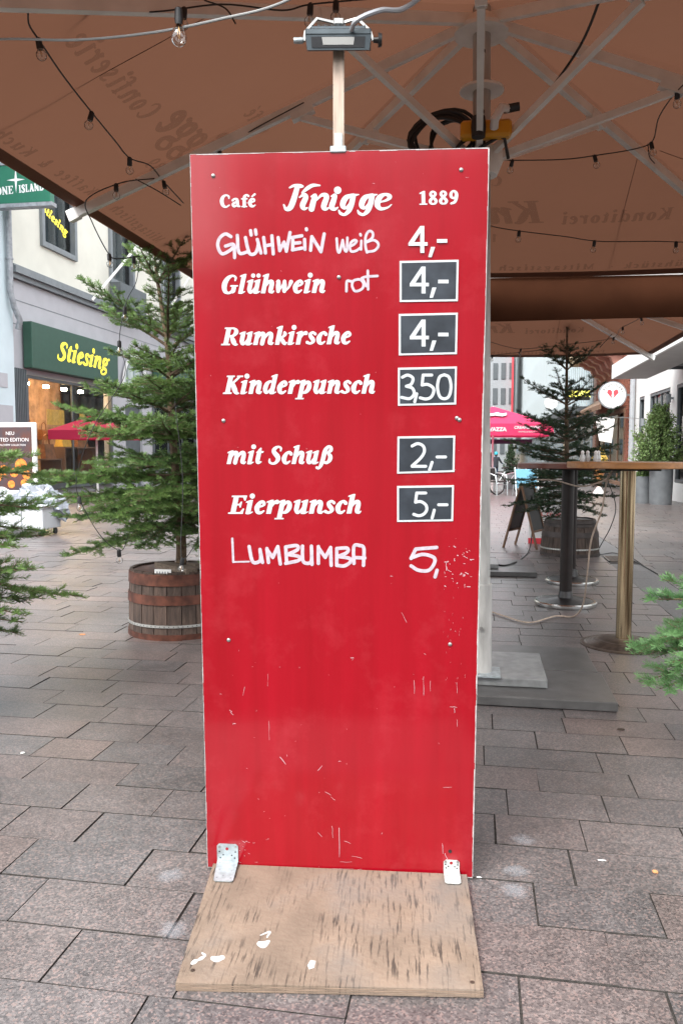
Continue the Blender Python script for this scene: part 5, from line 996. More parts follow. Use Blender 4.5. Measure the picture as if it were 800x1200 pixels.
def cable(name, label, pts, r, m, cat='cable', group=None):
    t = spline([Vector(p)-Vector(pts[0]) for p in pts]); o = MB().tube(t, r, 8).build(name, MT[m], loc=pts[0]); return tag(o, label, cat, group)
cable('power_cable', 'grey power cable swooping across the top left to the flood lamp', [(-1.70,2.46,2.50),(-1.421,2.296,2.424),(-1.124,2.194,2.349),(-.872,2.135,2.320),(-.661,2.069,2.304),(-.498,2.046,2.317),(-.294,1.979,2.36)], .0036, 'greycable')
cable('lamp_conduit', 'thick blue grey cable rising from the back of the flood lamp', [(-.318,2.02,2.225),(-.30,1.998,2.236),(-.246,2.017,2.263),(-.20,2.09,2.30),(-.148,2.206,2.399),(-.10,2.4,2.56)], .0062, 'pipe')
tb_ = thing('hanging_bulb', 'large clear bulb hanging from the grey cable at the upper left', 'bulb', (-.788, 2.10, 2.350))
tb_.scale = (.85, .85, .85)
MB().lathe([(.004, .012), (.012, .006), (.013, -.028), (.011, -.042)], (0, 0, 0), 12).build('socket', MT['black'], tb_)
gb_ = MB().lathe([(.012, -.042), (.015, -.050), (.023, -.066), (.0245, -.078), (.021, -.094), (.010, -.104), (.001, -.107)], (0, 0, 0), 18).build('bulb', MT['bulb'], tb_)
MB().tube([(0, 0, -.045), (.004, 0, -.066), (0, .003, -.082), (-.004, 0, -.066), (0, 0, -.05)], .0014, 5).build('filament', MT['filament'], gb_)
cable('black_cable', 'black cable rising from the mast up along the right side of the canopy', [(.024,4.30,2.72),(.150,4.20,2.80),(.300,4.107,2.913),(.428,3.877,3.02),(.469,3.506,3.05),(.50,3.2,3.1)], .006, 'cable')
cable('cable_tie', 'black cable tie tail hanging from the top left rib near the middle', [(-.98,2.87,2.80),(-.90,2.86,2.76),(-.86,2.85,2.70)], .0028, 'cable', 'tie')
cable('cable_tie', 'black cable tie sticking out at the tip of the left middle rib', [(-1.72,3.95,2.57),(-1.62,4.0,2.52),(-1.52,4.05,2.46)], .0028, 'cable', 'tie')
cable('cable_tie', 'black cable tie tail on the right corner rib of the nearest umbrella', [(.90,4.80,2.90),(.91,4.80,2.83),(.94,4.80,2.79)], .0028, 'cable', 'tie')
cable('cable_tie', 'black cable tie tail hanging from the corner rib of the farther umbrella', [(1.46,9.5,2.52),(1.40,9.5,2.45),(1.33,9.5,2.37)], .004, 'cable', 'tie')
# coiled cable and yellow socket block on the mast
co = thing('cable_coil', 'thick coil of black cable hung around the mast behind the board top', 'cable', (-.10, 3.93, 2.66)); B = MB()
for j in range(7):
    r_, ph, dx = .105+.010*j % .05, j*.9, -.10+.012*j
    B.tube([(dx+(r_+.02*math.sin(2*a+ph))*math.cos(a)*1.15, -.03+.012*j+.02*math.sin(a+ph), (r_)*math.sin(a)*.95) for a in [2*math.pi*i/22 for i in range(23)]], .0085, 7)
B.tube([(0, 0, -.02), (.10, -.06, .02), (.2, -.06, -.03), (.22, 0, -.1)], .008, 7).tube([(-.05, -.02, -.09), (.08, -.06, -.07), (.19, -.05, -.01)], .008, 7)
B.build('coil', MT['cable'], co)
so_ = thing('socket_block', 'yellow orange power strip with plugs strapped to the mast', 'power strip', (.03, 3.86, 2.665), .05)
MB().box(-.13, .10, -.035, .035, -.035, .04, .012).build('housing', MT['orange'], so_)
MB().tube([(.02, -.036, .0), (.02, -.075, .02), (.05, -.075, .07), (.085, -.03, .08)], .020, 10).build('white_plug', MT['white'], so_)
MB().lathe([(.03, -.045), (.034, 0), (.03, .045)], (-.05, -.045, .0), 12).build('black_plug', MT['black'], so_)
MB().tube([(.06, -.04, .075), (.13, -.04, .085)], .02, 8).build('black_plug', MT['black'], so_)
# loose cords
cable('table_cord', 'beige cord looped under the dark bar table top', [(.449,6.464,.986),(.596,6.438,.982),(.773,6.417,.938),(.856,6.025,.980),(.832,5.413,1.036),(.825,5.209,1.090)], .006, 'rawwood')
cable('table_cord', 'long beige cord hanging from the orange table down to the floor behind the posts', [(.817,5.309,1.06),(.805,5.36,.95),(.794,5.406,.815),(.745,5.47,.626),(.736,5.55,.40),(.74,5.75,.15),(.70,5.93,.022),(.574,5.96,.012),(.373,5.70,.012),(.206,5.90,.012),(.098,6.077,.012)], .006, 'rawwood')
cable('floor_cord', 'thin dark cord hanging from the second fir tree to the gutter', [(1.45,9.5,.9),(1.54,9.44,.6),(1.50,9.50,.35),(1.40,9.7,.03),(1.62,9.9,.01),(1.72,9.2,.006),(1.767,8.287,.006)], .005, 'cable')
cable('floor_cord', 'dark cord curling over the far slabs toward the chalkboard', [(-.05,8.30,.060),(.119,8.416,.056),(.279,8.252,.056),(.400,8.5,.056),(.46,8.95,.012),(.60,9.7,.010),(.68,10.3,.1),(.70,10.45,.4),(.68,10.4,.65)], .008, 'cable')

# ================================================================ bar tables
def bar_table(x, y, h, r, label, topm, postm, pr, base, rot=0):
    t = thing('bar_table', label, 'table', (x, y, 0), rot, 'high bar tables')
    MB().lathe([(.001, h-.038), (r-.004, h-.038), (r, h-.034), (r, h-.004), (r-.004, h), (.001, h)], (0, 0, 0), 48).build('table_top', MT[topm], t)
    MB().box(-.16, .16, -.16, .16, h-.052, h-.0385).build('mounting_plate', MT['blackm'], t)
    MB().tube([(0, 0, .03), (0, 0, h-.05)], pr, 20).build('post', MT[postm], t)
    if base == 'ribbed':
        bs = MB().lathe([(.26, 0), (.26, .006), (.24, .012), (.235, .010), (.222, .017), (.217, .015), (.20, .022), (.195, .020), (.18, .027), (.175, .025), (.155, .032), (.15, .030), (.13, .036), (.12, .040), (.06, .045)], (0, 0, 0), 40).build('foot_plate', MT['rust'], t)
    else:
        bs = MB().lathe([(.235, 0), (.24, .01), (.24, .028), (.232, .036)], (0, 0, 0), 40).build('foot_ring', MT['chrome'], t)
        MB().lathe([(.231, .034), (.12, .046), (.06, .06), (.045, .12), (.040, .13)], (0, 0, 0), 40).build('foot_plate', MT['blackm'], t)
    return t
bar_table(.915, 5.19, 1.142, .365, 'nearest bar table with orange wood top on a thick brass post', 'woodtop', 'brass', .047, 'ribbed')
bar_table(.70, 6.50, 1.115, .39, 'dark bar table with red brown top behind the orange table', 'darktop', 'postblack', .048, 'ring')
bar_table(.875, 7.62, 1.105, .36, 'farthest dark bar table, only its thin black post and chrome foot showing', 'darktop', 'postblack', .030, 'ring')
lab = ['leftmost of four glass shakers on the orange bar table', 'second glass shaker from the left on the orange bar table', 'third glass shaker from the left on the orange bar table', 'rightmost of four glass shakers on the orange bar table']
for i, x in enumerate((.645, .68, .725, .745)):
    t = thing('shaker', lab[i], 'shaker', (x, 5.22+.03*(i % 2), 1.1425), group='glass shakers on the orange table')
    MB().lathe([(.014, 0), (.016, .004), (.016, .03), (.010, .045), (.009, .05)], (0, 0, 0), 14).build('jar', MT['glassjar'], t); MB().lathe([(.010, .05), (.011, .06), (.005, .068), (.001, .069)], (0, 0, 0), 12).build('lid', MT['white'], t)

# ================================================================ half barrels
def barrel(x, y, z, r, h, label, taper=.94, planks=True, flip=False, ms=('stave', 'hoop')):
    t = thing('half_barrel', label, 'planter', (x, y, z), group='half barrel planters')
    n = 22; prof = lambda q: r*(taper+(1-taper)*math.sin(min(1, (q if not flip else 1-q)*1.15)*math.pi/2)) if True else r
    for i in range(n):
        a0, a1 = 2*math.pi*(i+.03)/n, 2*math.pi*(i+.97)/n; V = []; dr = random.uniform(-.002, .002); top = h-random.uniform(0, .006)
        for q in (0, .25, .5, .75, 1):
            rr = prof(q)+dr
            for (a, rad) in ((a0, rr), (a1, rr), (a1, rr-.022), (a0, rr-.022)): V.append((rad*math.cos(a), rad*math.sin(a), top*q))
        F = [(3, 2, 1, 0), (16, 17, 18, 19)]
        for k_ in range(4):
            for j in range(4): F.append((4*k_+j, 4*k_+(j+1) % 4, 4*k_+4+(j+1) % 4, 4*k_+4+j))
        MB().add(V, F).build('stave', MT[ms[0]], t)
    for (a, b, m) in ((.0, .085, 'hoop'), (.52, .66, 'hoop'), (.80, .965, 'hoop'), (.19, .225, 'strap')):
        MB().lathe([(prof(a)+.0025, a*h), (prof(a)+.0055, a*h), (prof(b)+.0055, b*h), (prof(b)+.0025, b*h)], (0, 0, 0), 44).build('hoop' if m == 'hoop' else 'perforated_strap', MT[ms[1] if m == 'hoop' else m], t)
    B = MB()
    for i in range(70): a = 2*math.pi*i/70; B.box(-.003, .003, prof(.2)+.0055, prof(.2)+.0062, h*.207-.003, h*.207+.003); v8 = B.v[-8:]; B.v[-8:] = [(p[0]*math.cos(a)-p[1]*math.sin(a), p[0]*math.sin(a)+p[1]*math.cos(a), p[2]) for p in v8]
    tag(B.build('strap_holes', MT['black'], t), None, None, kind='stuff')
    MB().lathe([(.001, h-.05), (r*.93, h-.05)], (0, 0, 0), 30).build('soil', MT['soil'], t)
    return t
b1 = barrel(-1.965, 5.10, 0, .325, .435, 'rusty hooped half wine barrel holding the left fir tree', .965, flip=True)
for (p0, p1, w, lb_) in (((-2.06, 5.02, .455), (-1.78, 4.86, .440), .09, 'long weathered plank wedging the left fir trunk on the barrel rim'), ((-1.84, 5.0, .452), (-1.71, 5.30, .452), .08, 'short grey plank across the right of the left barrel rim')):
    tag(MB().bar(p0, p1, w, .035).build('wedge_plank', MT['plank']), lb_, 'plank')
pn = thing('price_tag', 'small white cardboard label standing on the rim of the left barrel', 'label', (-1.95, 4.80, .425)); MB().box(-.055, .055, -.002, .002, -.02, .03).build('card', MT['paper'], pn)
for j in range(5): MB().box(-.042+.018*j, -.034+.018*j, -.0032, -.0022, -.008, .016).build('print', MT['midgrey'], pn)
barrel(1.085, 9.75, 0, .335, .43, 'dark upturned half barrel holding the second fir tree behind the bar tables', .84, flip=True, ms=('stavedark', 'hoopdark'))

# ================================================================ fir trees
def fir(name, label, loc, trunk, whorls, seed, m, nstep=.0036, nlen=.025, nw=.0036, gap=.075, tw=.42, rt=.032, group=None, sec=True, per=2, az0=None, droop=.35, up_top=.75, brush=1.0):
    """trunk: list of (x,y,z) from the foot up; whorls: list of (z, length, count, elevation)"""
    r_ = np.random.default_rng(seed); t = thing(name, label, 'tree', loc, group=group)
    TP = spline([Vector(p) for p in trunk], 5); zt = TP[-1].z; z0 = TP[0].z
    MB().tube(TP, [rt*(1-.9*(p.z-z0)/(zt-z0))+.004 for p in TP], 10).build('trunk', MT['bark'], t)
    def tpos(z):
        for a, b in zip(TP[:-1], TP[1:]):
            if a.z <= z <= b.z: return np.array(a+(b-a)*((z-a.z)/max(1e-6, b.z-a.z)))
        return np.array(TP[-1])
    S0, S1, TN, NL = [], [], [], []; bark = MB()
    def seg(a, b, tone, nl=1.): S0.append(a); S1.append(b); TN.append(tone); NL.append(nl)
    def twig(p, d, L, lvl, side, tone):
        n = 3; pts = [p]; dd = d.copy()
        for i in range(n):
            dd = dd+np.array([0, 0, -.05 if lvl else .0])+r_.normal(0, .05, 3); dd /= np.linalg.norm(dd); pts.append(pts[-1]+dd*L/n)
        for i in range(n): seg(pts[i], pts[i+1], tone+.18*i/n+(.12 if i == n-1 else 0))
        bark.tube([tuple(q) for q in pts], [.0024, .002, .0016, .001], 3, False)
        if sec and lvl < 1 and L > .11:
            k = int(L/.06)
            for j in range(1, k):
                f = j/k; q = pts[0]+(pts[-1]-pts[0])*f; sd = side if False else (1 if j % 2 else -1)
                lat = np.cross(dd, [0, 0, 1]); lat /= np.linalg.norm(lat)+1e-9
                d2 = dd*.62+lat*sd*.78+np.array([0, 0, r_.normal(0, .10)]); d2 /= np.linalg.norm(d2)
                twig(q, d2, min(.11, L*(1-f)*.62+.03), 1, sd, tone+r_.uniform(-.05, .1))
    # leader
    lead = [np.array(p) for p in TP if p.z > whorls[0][0]+.02]
    for a, b in zip(lead[:-1], lead[1:]): seg(a, b, .35, .8)
    for wi, (z, L, cnt, el) in enumerate(whorls):
        a0 = r_.uniform(0, 6.28) if az0 is None or wi >= len(az0) else az0[wi]
        for b_ in range(cnt):
            az = a0+2*math.pi*b_/cnt+r_.normal(0, .16); LL = L*r_.uniform(.82, 1.12); e = el+r_.normal(0, .09)
            p = tpos(z+r_.normal(0, .02)); d = np.array([math.cos(az)*math.cos(e), math.sin(az)*math.cos(e), math.sin(e)]); n = max(4, int(LL/.05)); P = [p]
            for i in range(n):
                f = i/n; d = d+np.array([0, 0, (-droop*(1-f)+.30*f*f)*.22])+r_.normal(0, .018, 3); d /= np.linalg.norm(d); P.append(P[-1]+d*LL/n)
            bark.tube([tuple(q) for q in P], [max(.0016, (.0045+.010*LL)*(1-.88*i/n)) for i in range(n+1)], 5, False)
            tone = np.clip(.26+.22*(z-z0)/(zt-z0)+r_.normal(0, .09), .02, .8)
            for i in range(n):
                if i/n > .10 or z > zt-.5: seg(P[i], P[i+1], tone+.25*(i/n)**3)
            k = max(2, int(LL*.92/gap))
            for j in range(k):
                f = .12+.86*(j+.5)/k; q = f*n; i = min(int(q), n-1); pt = P[i]+(P[i+1]-P[i])*(q-i); dd = P[i+1]-P[i]; dd = dd/np.linalg.norm(dd)
                lat = np.cross(dd, [0, 0, 1]); lat /= np.linalg.norm(lat)+1e-9
                for sd in (1, -1):
                    l2 = min(.30, (tw*LL*(1-f)**.8+.035))*r_.uniform(.8, 1.15)
                    if r_.random() < .08: continue
                    d2 = dd*.60+lat*sd*.80+np.array([0, 0, r_.normal(.03, .12)]); d2 /= np.linalg.norm(d2)
                    twig(pt, d2, l2, 0, sd, np.clip(tone+r_.normal(.02, .08)+.15*f*f, 0, 1))
                if r_.random() < .35:
                    d2 = dd*.7+np.array([0, 0, .6])+lat*r_.normal(0, .3); d2 /= np.linalg.norm(d2); twig(pt, d2, min(.09, .3*LL*(1-f)+.03), 1, 1, tone+.12)
    bark.build('branches', MT['bark'], t)
    A = np.array(S0); Bv = np.array(S1); tn = np.array(TN); sc_ = np.array(NL)
    L = np.linalg.norm(Bv-A, axis=1); cnt = np.maximum(1, (L/nstep*per).astype(int)); idx = np.repeat(np.arange(len(A)), cnt); N_ = len(idx)
    u = r_.random(N_); D = (Bv-A)/np.maximum(L, 1e-6)[:, None]; D = D[idx]; P = A[idx]+(Bv-A)[idx]*u[:, None]
    up = np.array([0, 0, 1.]); X = np.cross(D, up); X /= np.linalg.norm(X, axis=1)[:, None]+1e-9; Y = np.cross(X, D)
    ang = r_.uniform(-.55, math.pi+.55, N_)          # sides and top, as on a Nordmann twig
    rad = X*np.cos(ang)[:, None]+Y*np.sin(ang)[:, None]; nd = D*r_.uniform(.35, .8, N_)[:, None]+rad; nd /= np.linalg.norm(nd, axis=1)[:, None]
    ln = nlen*r_.uniform(.75, 1.1, N_)*sc_[idx]*brush; wv = np.cross(nd, D); wv /= np.linalg.norm(wv, axis=1)[:, None]+1e-9
    V = np.empty((N_, 4, 3)); V[:, 0] = P-wv*(nw*.35); V[:, 1] = P+wv*(nw*.35); V[:, 2] = P+nd*(ln*.8)[:, None]+wv*(nw*.5); V[:, 3] = P+nd*ln[:, None]-wv*(nw*.2)
    me = bpy.data.meshes.new('needles'); me.vertices.add(N_*4); me.vertices.foreach_set('co', V.ravel()); me.loops.add(N_*4); me.loops.foreach_set('vertex_index', np.arange(N_*4, dtype=np.int32))
    me.polygons.add(N_); me.polygons.foreach_set('loop_start', np.arange(0, N_*4, 4, dtype=np.int32)); me.update(calc_edges=True); me.validate()
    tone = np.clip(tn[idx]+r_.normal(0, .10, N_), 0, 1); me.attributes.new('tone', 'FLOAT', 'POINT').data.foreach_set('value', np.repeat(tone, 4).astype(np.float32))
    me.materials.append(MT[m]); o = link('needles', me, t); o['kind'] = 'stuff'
    return N_
NN = []
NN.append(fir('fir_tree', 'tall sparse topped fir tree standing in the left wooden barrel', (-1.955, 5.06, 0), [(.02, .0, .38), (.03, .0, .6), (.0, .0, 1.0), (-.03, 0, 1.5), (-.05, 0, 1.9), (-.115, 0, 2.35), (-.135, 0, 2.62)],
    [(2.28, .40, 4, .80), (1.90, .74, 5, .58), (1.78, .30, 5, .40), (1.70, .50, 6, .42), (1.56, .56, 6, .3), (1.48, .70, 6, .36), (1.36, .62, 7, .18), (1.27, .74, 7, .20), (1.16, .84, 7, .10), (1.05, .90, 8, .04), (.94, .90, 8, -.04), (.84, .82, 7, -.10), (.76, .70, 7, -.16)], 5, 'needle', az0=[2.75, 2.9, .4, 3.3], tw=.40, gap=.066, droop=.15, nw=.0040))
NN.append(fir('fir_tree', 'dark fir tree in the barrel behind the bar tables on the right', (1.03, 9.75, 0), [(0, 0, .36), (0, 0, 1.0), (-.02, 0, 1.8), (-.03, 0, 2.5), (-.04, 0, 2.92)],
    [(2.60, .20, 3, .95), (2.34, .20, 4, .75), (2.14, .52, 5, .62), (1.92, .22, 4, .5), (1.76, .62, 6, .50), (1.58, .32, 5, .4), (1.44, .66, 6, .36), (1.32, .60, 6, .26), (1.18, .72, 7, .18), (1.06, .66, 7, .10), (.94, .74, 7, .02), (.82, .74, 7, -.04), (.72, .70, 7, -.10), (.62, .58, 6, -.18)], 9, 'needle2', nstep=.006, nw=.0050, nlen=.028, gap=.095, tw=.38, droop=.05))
NN.append(fir('fir_tree', 'fir tree cut off by the left edge, its branches reaching in close to the viewer', (-2.42, 3.26, 0), [(0, 0, .2), (0, 0, 1.0), (.01, 0, 1.9)],
    [(1.46, .22, 4, .5), (1.16, .46, 6, .22), (1.08, .62, 7, .16), (.98, .60, 7, .04), (.90, .52, 6, -.04), (.78, .50, 6, -.08), (.66, .64, 7, -.04), (.56, .58, 7, -.14), (.46, .46, 6, -.2)], 14, 'needle', nstep=.0034, nlen=.027, nw=.0032, gap=.085, tw=.36, droop=.15))
NN.append(fir('small_fir', 'low bright green fir poking in at the right edge in front of the tables', (1.03, 3.10, 0), [(0, 0, .15), (0, 0, .5), (.01, 0, .80)],
    [(.69, .22, 5, .5), (.64, .42, 7, .20), (.57, .48, 8, .06), (.50, .48, 8, .0), (.44, .40, 6, -.06)], 23, 'needle3', nstep=.0026, nlen=.029, nw=.0032, gap=.06, az0=[3.1, 3.3, 2.9, 3.2, 3.0]))
for x, y, lb_ in ((-2.42, 3.26, 'round dark pot of the fir at the left edge, outside the picture'), (1.03, 3.10, 'small dark pot under the low fir at the right edge')):
    pt = thing('plant_pot', lb_, 'pot', (x, y, 0)); MB().lathe([(.11, 0), (.16, .22), (.165, .22), (.165, .25), (.15, .25), (.145, .2), (.001, .2)], (0, 0, 0), 24).build('pot_wall', MT['planter'], pt)

# ================================================================ right-hand planters, terrace, street life
def shrub(name, label, loc, rx, rz, seed, m='leaf', n=260, leaf=.022, h0=0, ry=None):
    r_ = np.random.default_rng(seed); t = thing(name, label, 'shrub', loc); S = MB(); P0, D0, TN = [], [], []
    for i in range(n):
        a = r_.uniform(0, 6.28); q = math.sqrt(r_.random()); f = r_.random(); z = h0+rz*f; w = rx*math.sin(math.pi*min(.98, .16+.80*f))**.6*(1.05-.5*f)
        base = np.array([.3*w*q*math.cos(a), .3*w*q*math.sin(a), max(0, z-.35*rz*q)]); tip = np.array([w*q*math.cos(a), w*q*math.sin(a), z+r_.uniform(0, .12*rz)])
        S.tube([tuple(base), tuple((base+tip)/2+r_.normal(0, .01, 3)), tuple(tip)], .003, 3, False)
        for j in range(34):
            u = r_.uniform(.3, 1.05); P0.append(base+(tip-base)*u+r_.normal(0, .016, 3)); D0.append(r_.normal(0, 1, 3)+np.array([0, 0, .8])); TN.append(.15+.5*q*u+.25*f+r_.normal(0, .12))
    S.build('stems', MT['bark'], t); P = np.array(P0); D = np.array(D0); D /= np.linalg.norm(D, axis=1)[:, None]; W = np.cross(D, r_.normal(0, 1, P.shape)); W /= np.linalg.norm(W, axis=1)[:, None]
    V = np.empty((len(P), 4, 3)); V[:, 0] = P; V[:, 1] = P+D*leaf*.5+W*leaf*.32; V[:, 2] = P+D*leaf; V[:, 3] = P+D*leaf*.5-W*leaf*.32; N_ = len(P)
    me = bpy.data.meshes.new('leaves'); me.from_pydata(V.reshape(-1, 3).tolist(), [], np.arange(N_*4).reshape(-1, 4).tolist()); me.attributes.new('tone', 'FLOAT', 'POINT').data.foreach_set('value', np.repeat(np.clip(TN, 0, 1), 4).astype(np.float32))
    me.materials.append(MT[m]); o = link('leaves', me, t); o['kind'] = 'stuff'
def planter(label, x, y, r, h):
    t = thing('planter', label, 'planter', (x, y, gz(y)), group='tall grey planters'); MB().lathe([(r*.94, 0), (r, h*.5), (r, h-.01), (r*.98, h), (r*.88, h), (r*.88, h-.06)], (0, 0, 0), 28).build('pot_wall', MT['planter'], t); MB().lathe([(.001, h-.06), (r*.88, h-.06)], (0, 0, 0), 20).build('soil', MT['soil'], t)
planter('larger smooth grey cylinder planter in front of the white building', 4.68, 21.9, .29, 1.03)
shrub('shrub', 'full light green shrub growing in the larger grey planter', (4.60, 21.9, .80), .88, 1.50, 31, n=420, leaf=.055)
planter('smaller darker planter half hidden behind the larger one', 4.36, 22.5, .22, .72)
shrub('shrub', 'small low shrub in the half hidden smaller planter', (4.30, 22.5, .52), .34, .55, 33, n=90, leaf=.045)
planter('grey planter with a dark shrub beneath the pink parasol', 1.33, 33, .30, .6)
shrub('shrub', 'dark conical shrub standing beneath the pink parasol edge', (1.33, 33, .2), .42, 1.25, 35, 'needle2', n=160, leaf=.05)
# pink parasol
def parasol(name, label, loc, s, zv, zt, zp, m, pole=True, txt=True, rot=0):
    t = thing(name, label, 'parasol', loc, rot); V = [(0, 0, zp)]; B = MB()
    cs4 = [(-s, -s), (s, -s), (s, s), (-s, s)]
    for (a, b) in zip(cs4, cs4[1:]+cs4[:1]):
        m_ = 8; P = [(a[0]+(b[0]-a[0])*i/m_, a[1]+(b[1]-a[1])*i/m_) for i in range(m_+1)]
        for q0, q1 in ((0, .5), (.5, 1)):
            for p, q in zip(P[:-1], P[1:]):
                f = lambda pt, k_: (pt[0]*k_, pt[1]*k_, zp+(zt-zp)*(k_**.92)); B.add([f(p, q0), f(p, q1), f(q, q1), f(q, q0)], [(0, 1, 2, 3)], True)
    B.build('canopy', MT[m], t); B = MB()
    for (a, b) in zip(cs4, cs4[1:]+cs4[:1]): B.add([(a[0], a[1], zt), (b[0], b[1], zt), (b[0]*.995, b[1]*.995, zv), (a[0]*.995, a[1]*.995, zv)], [(0, 1, 2, 3)])
    B.build('valance', MT[m], t)
    if pole: MB().tube([(0, 0, 0), (0, 0, zp)], .035, 10).build('pole', MT['white_metal'], t); MB().box(-.3, .3, -.3, .3, 0, .06).build('base', MT['slab'], t)
    for a in cs4: MB().bar((0, 0, zp-.12), (a[0]*.98, a[1]*.98, zt-.06), .03, .03).build('rib', MT['white_metal'], t)
    if txt:
        bfont('lettering', 'LAVAZZA', .17, MT['letter'], t, Matrix.Translation((.02, -s-.006, (zt+zv)/2)) @ Matrix.Rotation(math.pi/2, 4, 'X'), .002, off=.01)
        bfont('lettering', 'CREAMLOVERS', .13, MT['letter'], t, Matrix.Translation((1.08, -s-.006, (zt+zv)/2+.06)) @ Matrix.Rotation(math.pi/2, 4, 'X'), .002, off=.004)
        bfont('lettering', 'KAFFEE & KUCHEN', .07, MT['letter'], t, Matrix.Translation((1.08, -s-.006, (zt+zv)/2-.08)) @ Matrix.Rotation(math.pi/2, 4, 'X'), .002)
        kk = (zp-zt)/s; P = [(-.75, 0), (-.55, .22), (-.2, .30), (.0, .24), (.2, .34), (.42, .22), (.60, .30), (.58, .10), (.40, .02), (.1, .10), (-.2, .02), (-.5, .05)]
        flatmesh('cup_emblem', [('p', [(x*.8, y, 0) for x, y in P])], .02, lambda x, y: (x-.05, -s+.55+y*1.4, zt+kk*(.55+y*1.4)+.06), MT['letter'], t)
    return t
parasol('pink_parasol', 'square pink parasol with white lettering over the cafe terrace', (.52, 28.9, gz(28.9)), 1.9, 1.97, 2.36, 3.02, 'pink')
MB_ = MB().box(-1.6, 1.35, -.02, .02, -.08, .08).build('cassette', MT['navy']); MB_.name = 'heater_bar'; tag(MB_, 'dark heater bar hanging under the pink parasol', 'heater'); MB_.location = (.55, 29.5, 1.80+gz(28.9)+.0)
parasol('reflection_parasol', 'added crimson parasol standing in for a reflection in the left shop window', (-11.75, 23.7, gz(24)), 1.05, 1.72, 2.0, 2.55, 'crimson', txt=False)  # added parasol, replaces the red umbrella mirrored in the shop glass
def chair(x, y, rot, label):
    t = thing('terrace_chair', label, 'chair', (x, y, gz(y)), rot, 'aluminium terrace chairs')
    MB().box(-.25, .25, -.25, .25, .42, .46).build('seat', MT['rattan'], t); MB().box(-.24, .24, .22, .25, .48, .86).build('backrest', MT['rattan'], t)
    for sx in (-1, 1):
        MB().tube([(sx*.28, -.26, 0), (sx*.28, -.25, .40), (sx*.28, -.20, .64), (sx*.28, 0, .70), (sx*.28, .20, .72), (sx*.27, .25, .88)], .02, 7).build('arm_frame', MT['alu'], t)
        MB().tube([(sx*.28, .28, 0), (sx*.27, .24, .5), (sx*.27, .25, .88)], .02, 7).build('leg', MT['alu'], t)
    MB().tube([(-.27, .25, .88), (.27, .25, .88)], .02, 7).build('top_rail', MT['alu'], t)
chair(.60, 26.8, .9, 'nearest aluminium terrace chair beside the pale parasol pole'); chair(1.15, 28.2, -1.7, 'aluminium terrace chair facing left under the pink parasol'); chair(2.0, 28.6, .3, 'terrace chair right of the blue bicycle stand'); chair(2.6, 29.5, 2.2, 'farthest terrace chair beside the dark fir')
def cafe_table(x, y, label):
    t = thing('cafe_table', label, 'table', (x, y, gz(y)), group='small cafe tables'); MB().lathe([(.001, .70), (.36, .70), (.36, .73), (.001, .73)], (0, 0, 0), 24).build('table_top', MT['alu'], t); MB().tube([(0, 0, 0), (0, 0, .7)], .03, 8).build('post', MT['dkgrey'], t); MB().lathe([(.25, 0), (.24, .02), (.03, .04)], (0, 0, 0), 18).build('foot_plate', MT['dkgrey'], t)
cafe_table(1.7, 28.0, 'round cafe table between the chairs under the pink parasol'); cafe_table(2.5, 27.6, 'round cafe table right of the pink parasol')
gp = thing('lime_post', 'bright lime green post at the edge of the terrace', 'post', (.13, 26.4, gz(26.4))); MB().box(-.11, .11, -.06, .06, 0, 1.0, .01).build('panel', MT['lime'], gp)
bs_ = thing('blue_stand', 'light blue framed advertising stand under the pink parasol', 'stand', (1.55, 26.6, gz(26.6)), .2)
MB().box(-.35, .35, -.03, .03, .25, .85, .01).build('panel', MT['blue'], bs_)
for sx in (-1, 1): MB().tube([(sx*.36, -.25, 0), (sx*.36, 0, .9), (sx*.36, .25, 0)], .02, 6).build('leg', MT['alu'], bs_)
# bicycle standing by the terrace
bc = thing('bicycle', 'parked dark bicycle just right of the terrace chair', 'bicycle', (1.05, 27.5, gz(27.5)), .7)
for x in (-.52, .52):
    w_ = MB().tube([(x+.33*math.cos(a), 0, .34+.33*math.sin(a)) for a in [2*math.pi*i/24 for i in range(25)]], .02, 6).build('wheel', MT['black'], bc); B = MB()
    for i in range(8): a = math.pi*i/8; B.tube([(x-.31*math.cos(a), 0, .34-.31*math.sin(a)), (x+.31*math.cos(a), 0, .34+.31*math.sin(a))], .003, 3)
    B.build('spokes', MT['steel'], w_)
MB().tube([(-.52, 0, .34), (-.1, 0, .32), (.35, 0, .78), (-.18, 0, .78), (-.1, 0, .32)], .016, 6).tube([(-.52, 0, .34), (-.18, 0, .78)], .012, 6).tube([(.52, 0, .34), (.36, 0, .92)], .014, 6).build('frame', MT['alu'], bc)
MB().tube([(.28, -.25, .98), (.36, -.1, .94), (.36, .1, .94), (.28, .25, .98)], .014, 6).build('handlebar', MT['black'], bc); MB().box(-.3, -.06, -.07, .07, .86, .90, .01).build('saddle', MT['black'], bc)
# the walker far down the street
def skinned(name, verts, edges, radii, m, parent, sub=1):
    me = bpy.data.meshes.new(name); me.from_pydata(verts, edges, []); o = link(name, me, parent); me.materials.append(m)
    md = o.modifiers.new('skin', 'SKIN')
    for v, r_ in zip(me.skin_vertices[0].data, radii): v.radius = r_ if hasattr(r_, '__len__') else (r_, r_)
    me.skin_vertices[0].data[0].use_root = True; s_ = o.modifiers.new('sub', 'SUBSURF'); s_.levels = s_.render_levels = sub
    dg = bpy.context.evaluated_depsgraph_get(); m2 = bpy.data.meshes.new_from_object(o.evaluated_get(dg)); o.modifiers.clear(); o.data = m2; m2.name = name
    if not m2.materials: m2.materials.append(m)
    m2.polygons.foreach_set('use_smooth', [True]*len(m2.polygons)); return o
py_ = 54.; pe = thing('person', 'person in a dark coat, jeans and turquoise cap walking away beside the parasol pole', 'person', (1.20, py_, gz(py_)), .15)
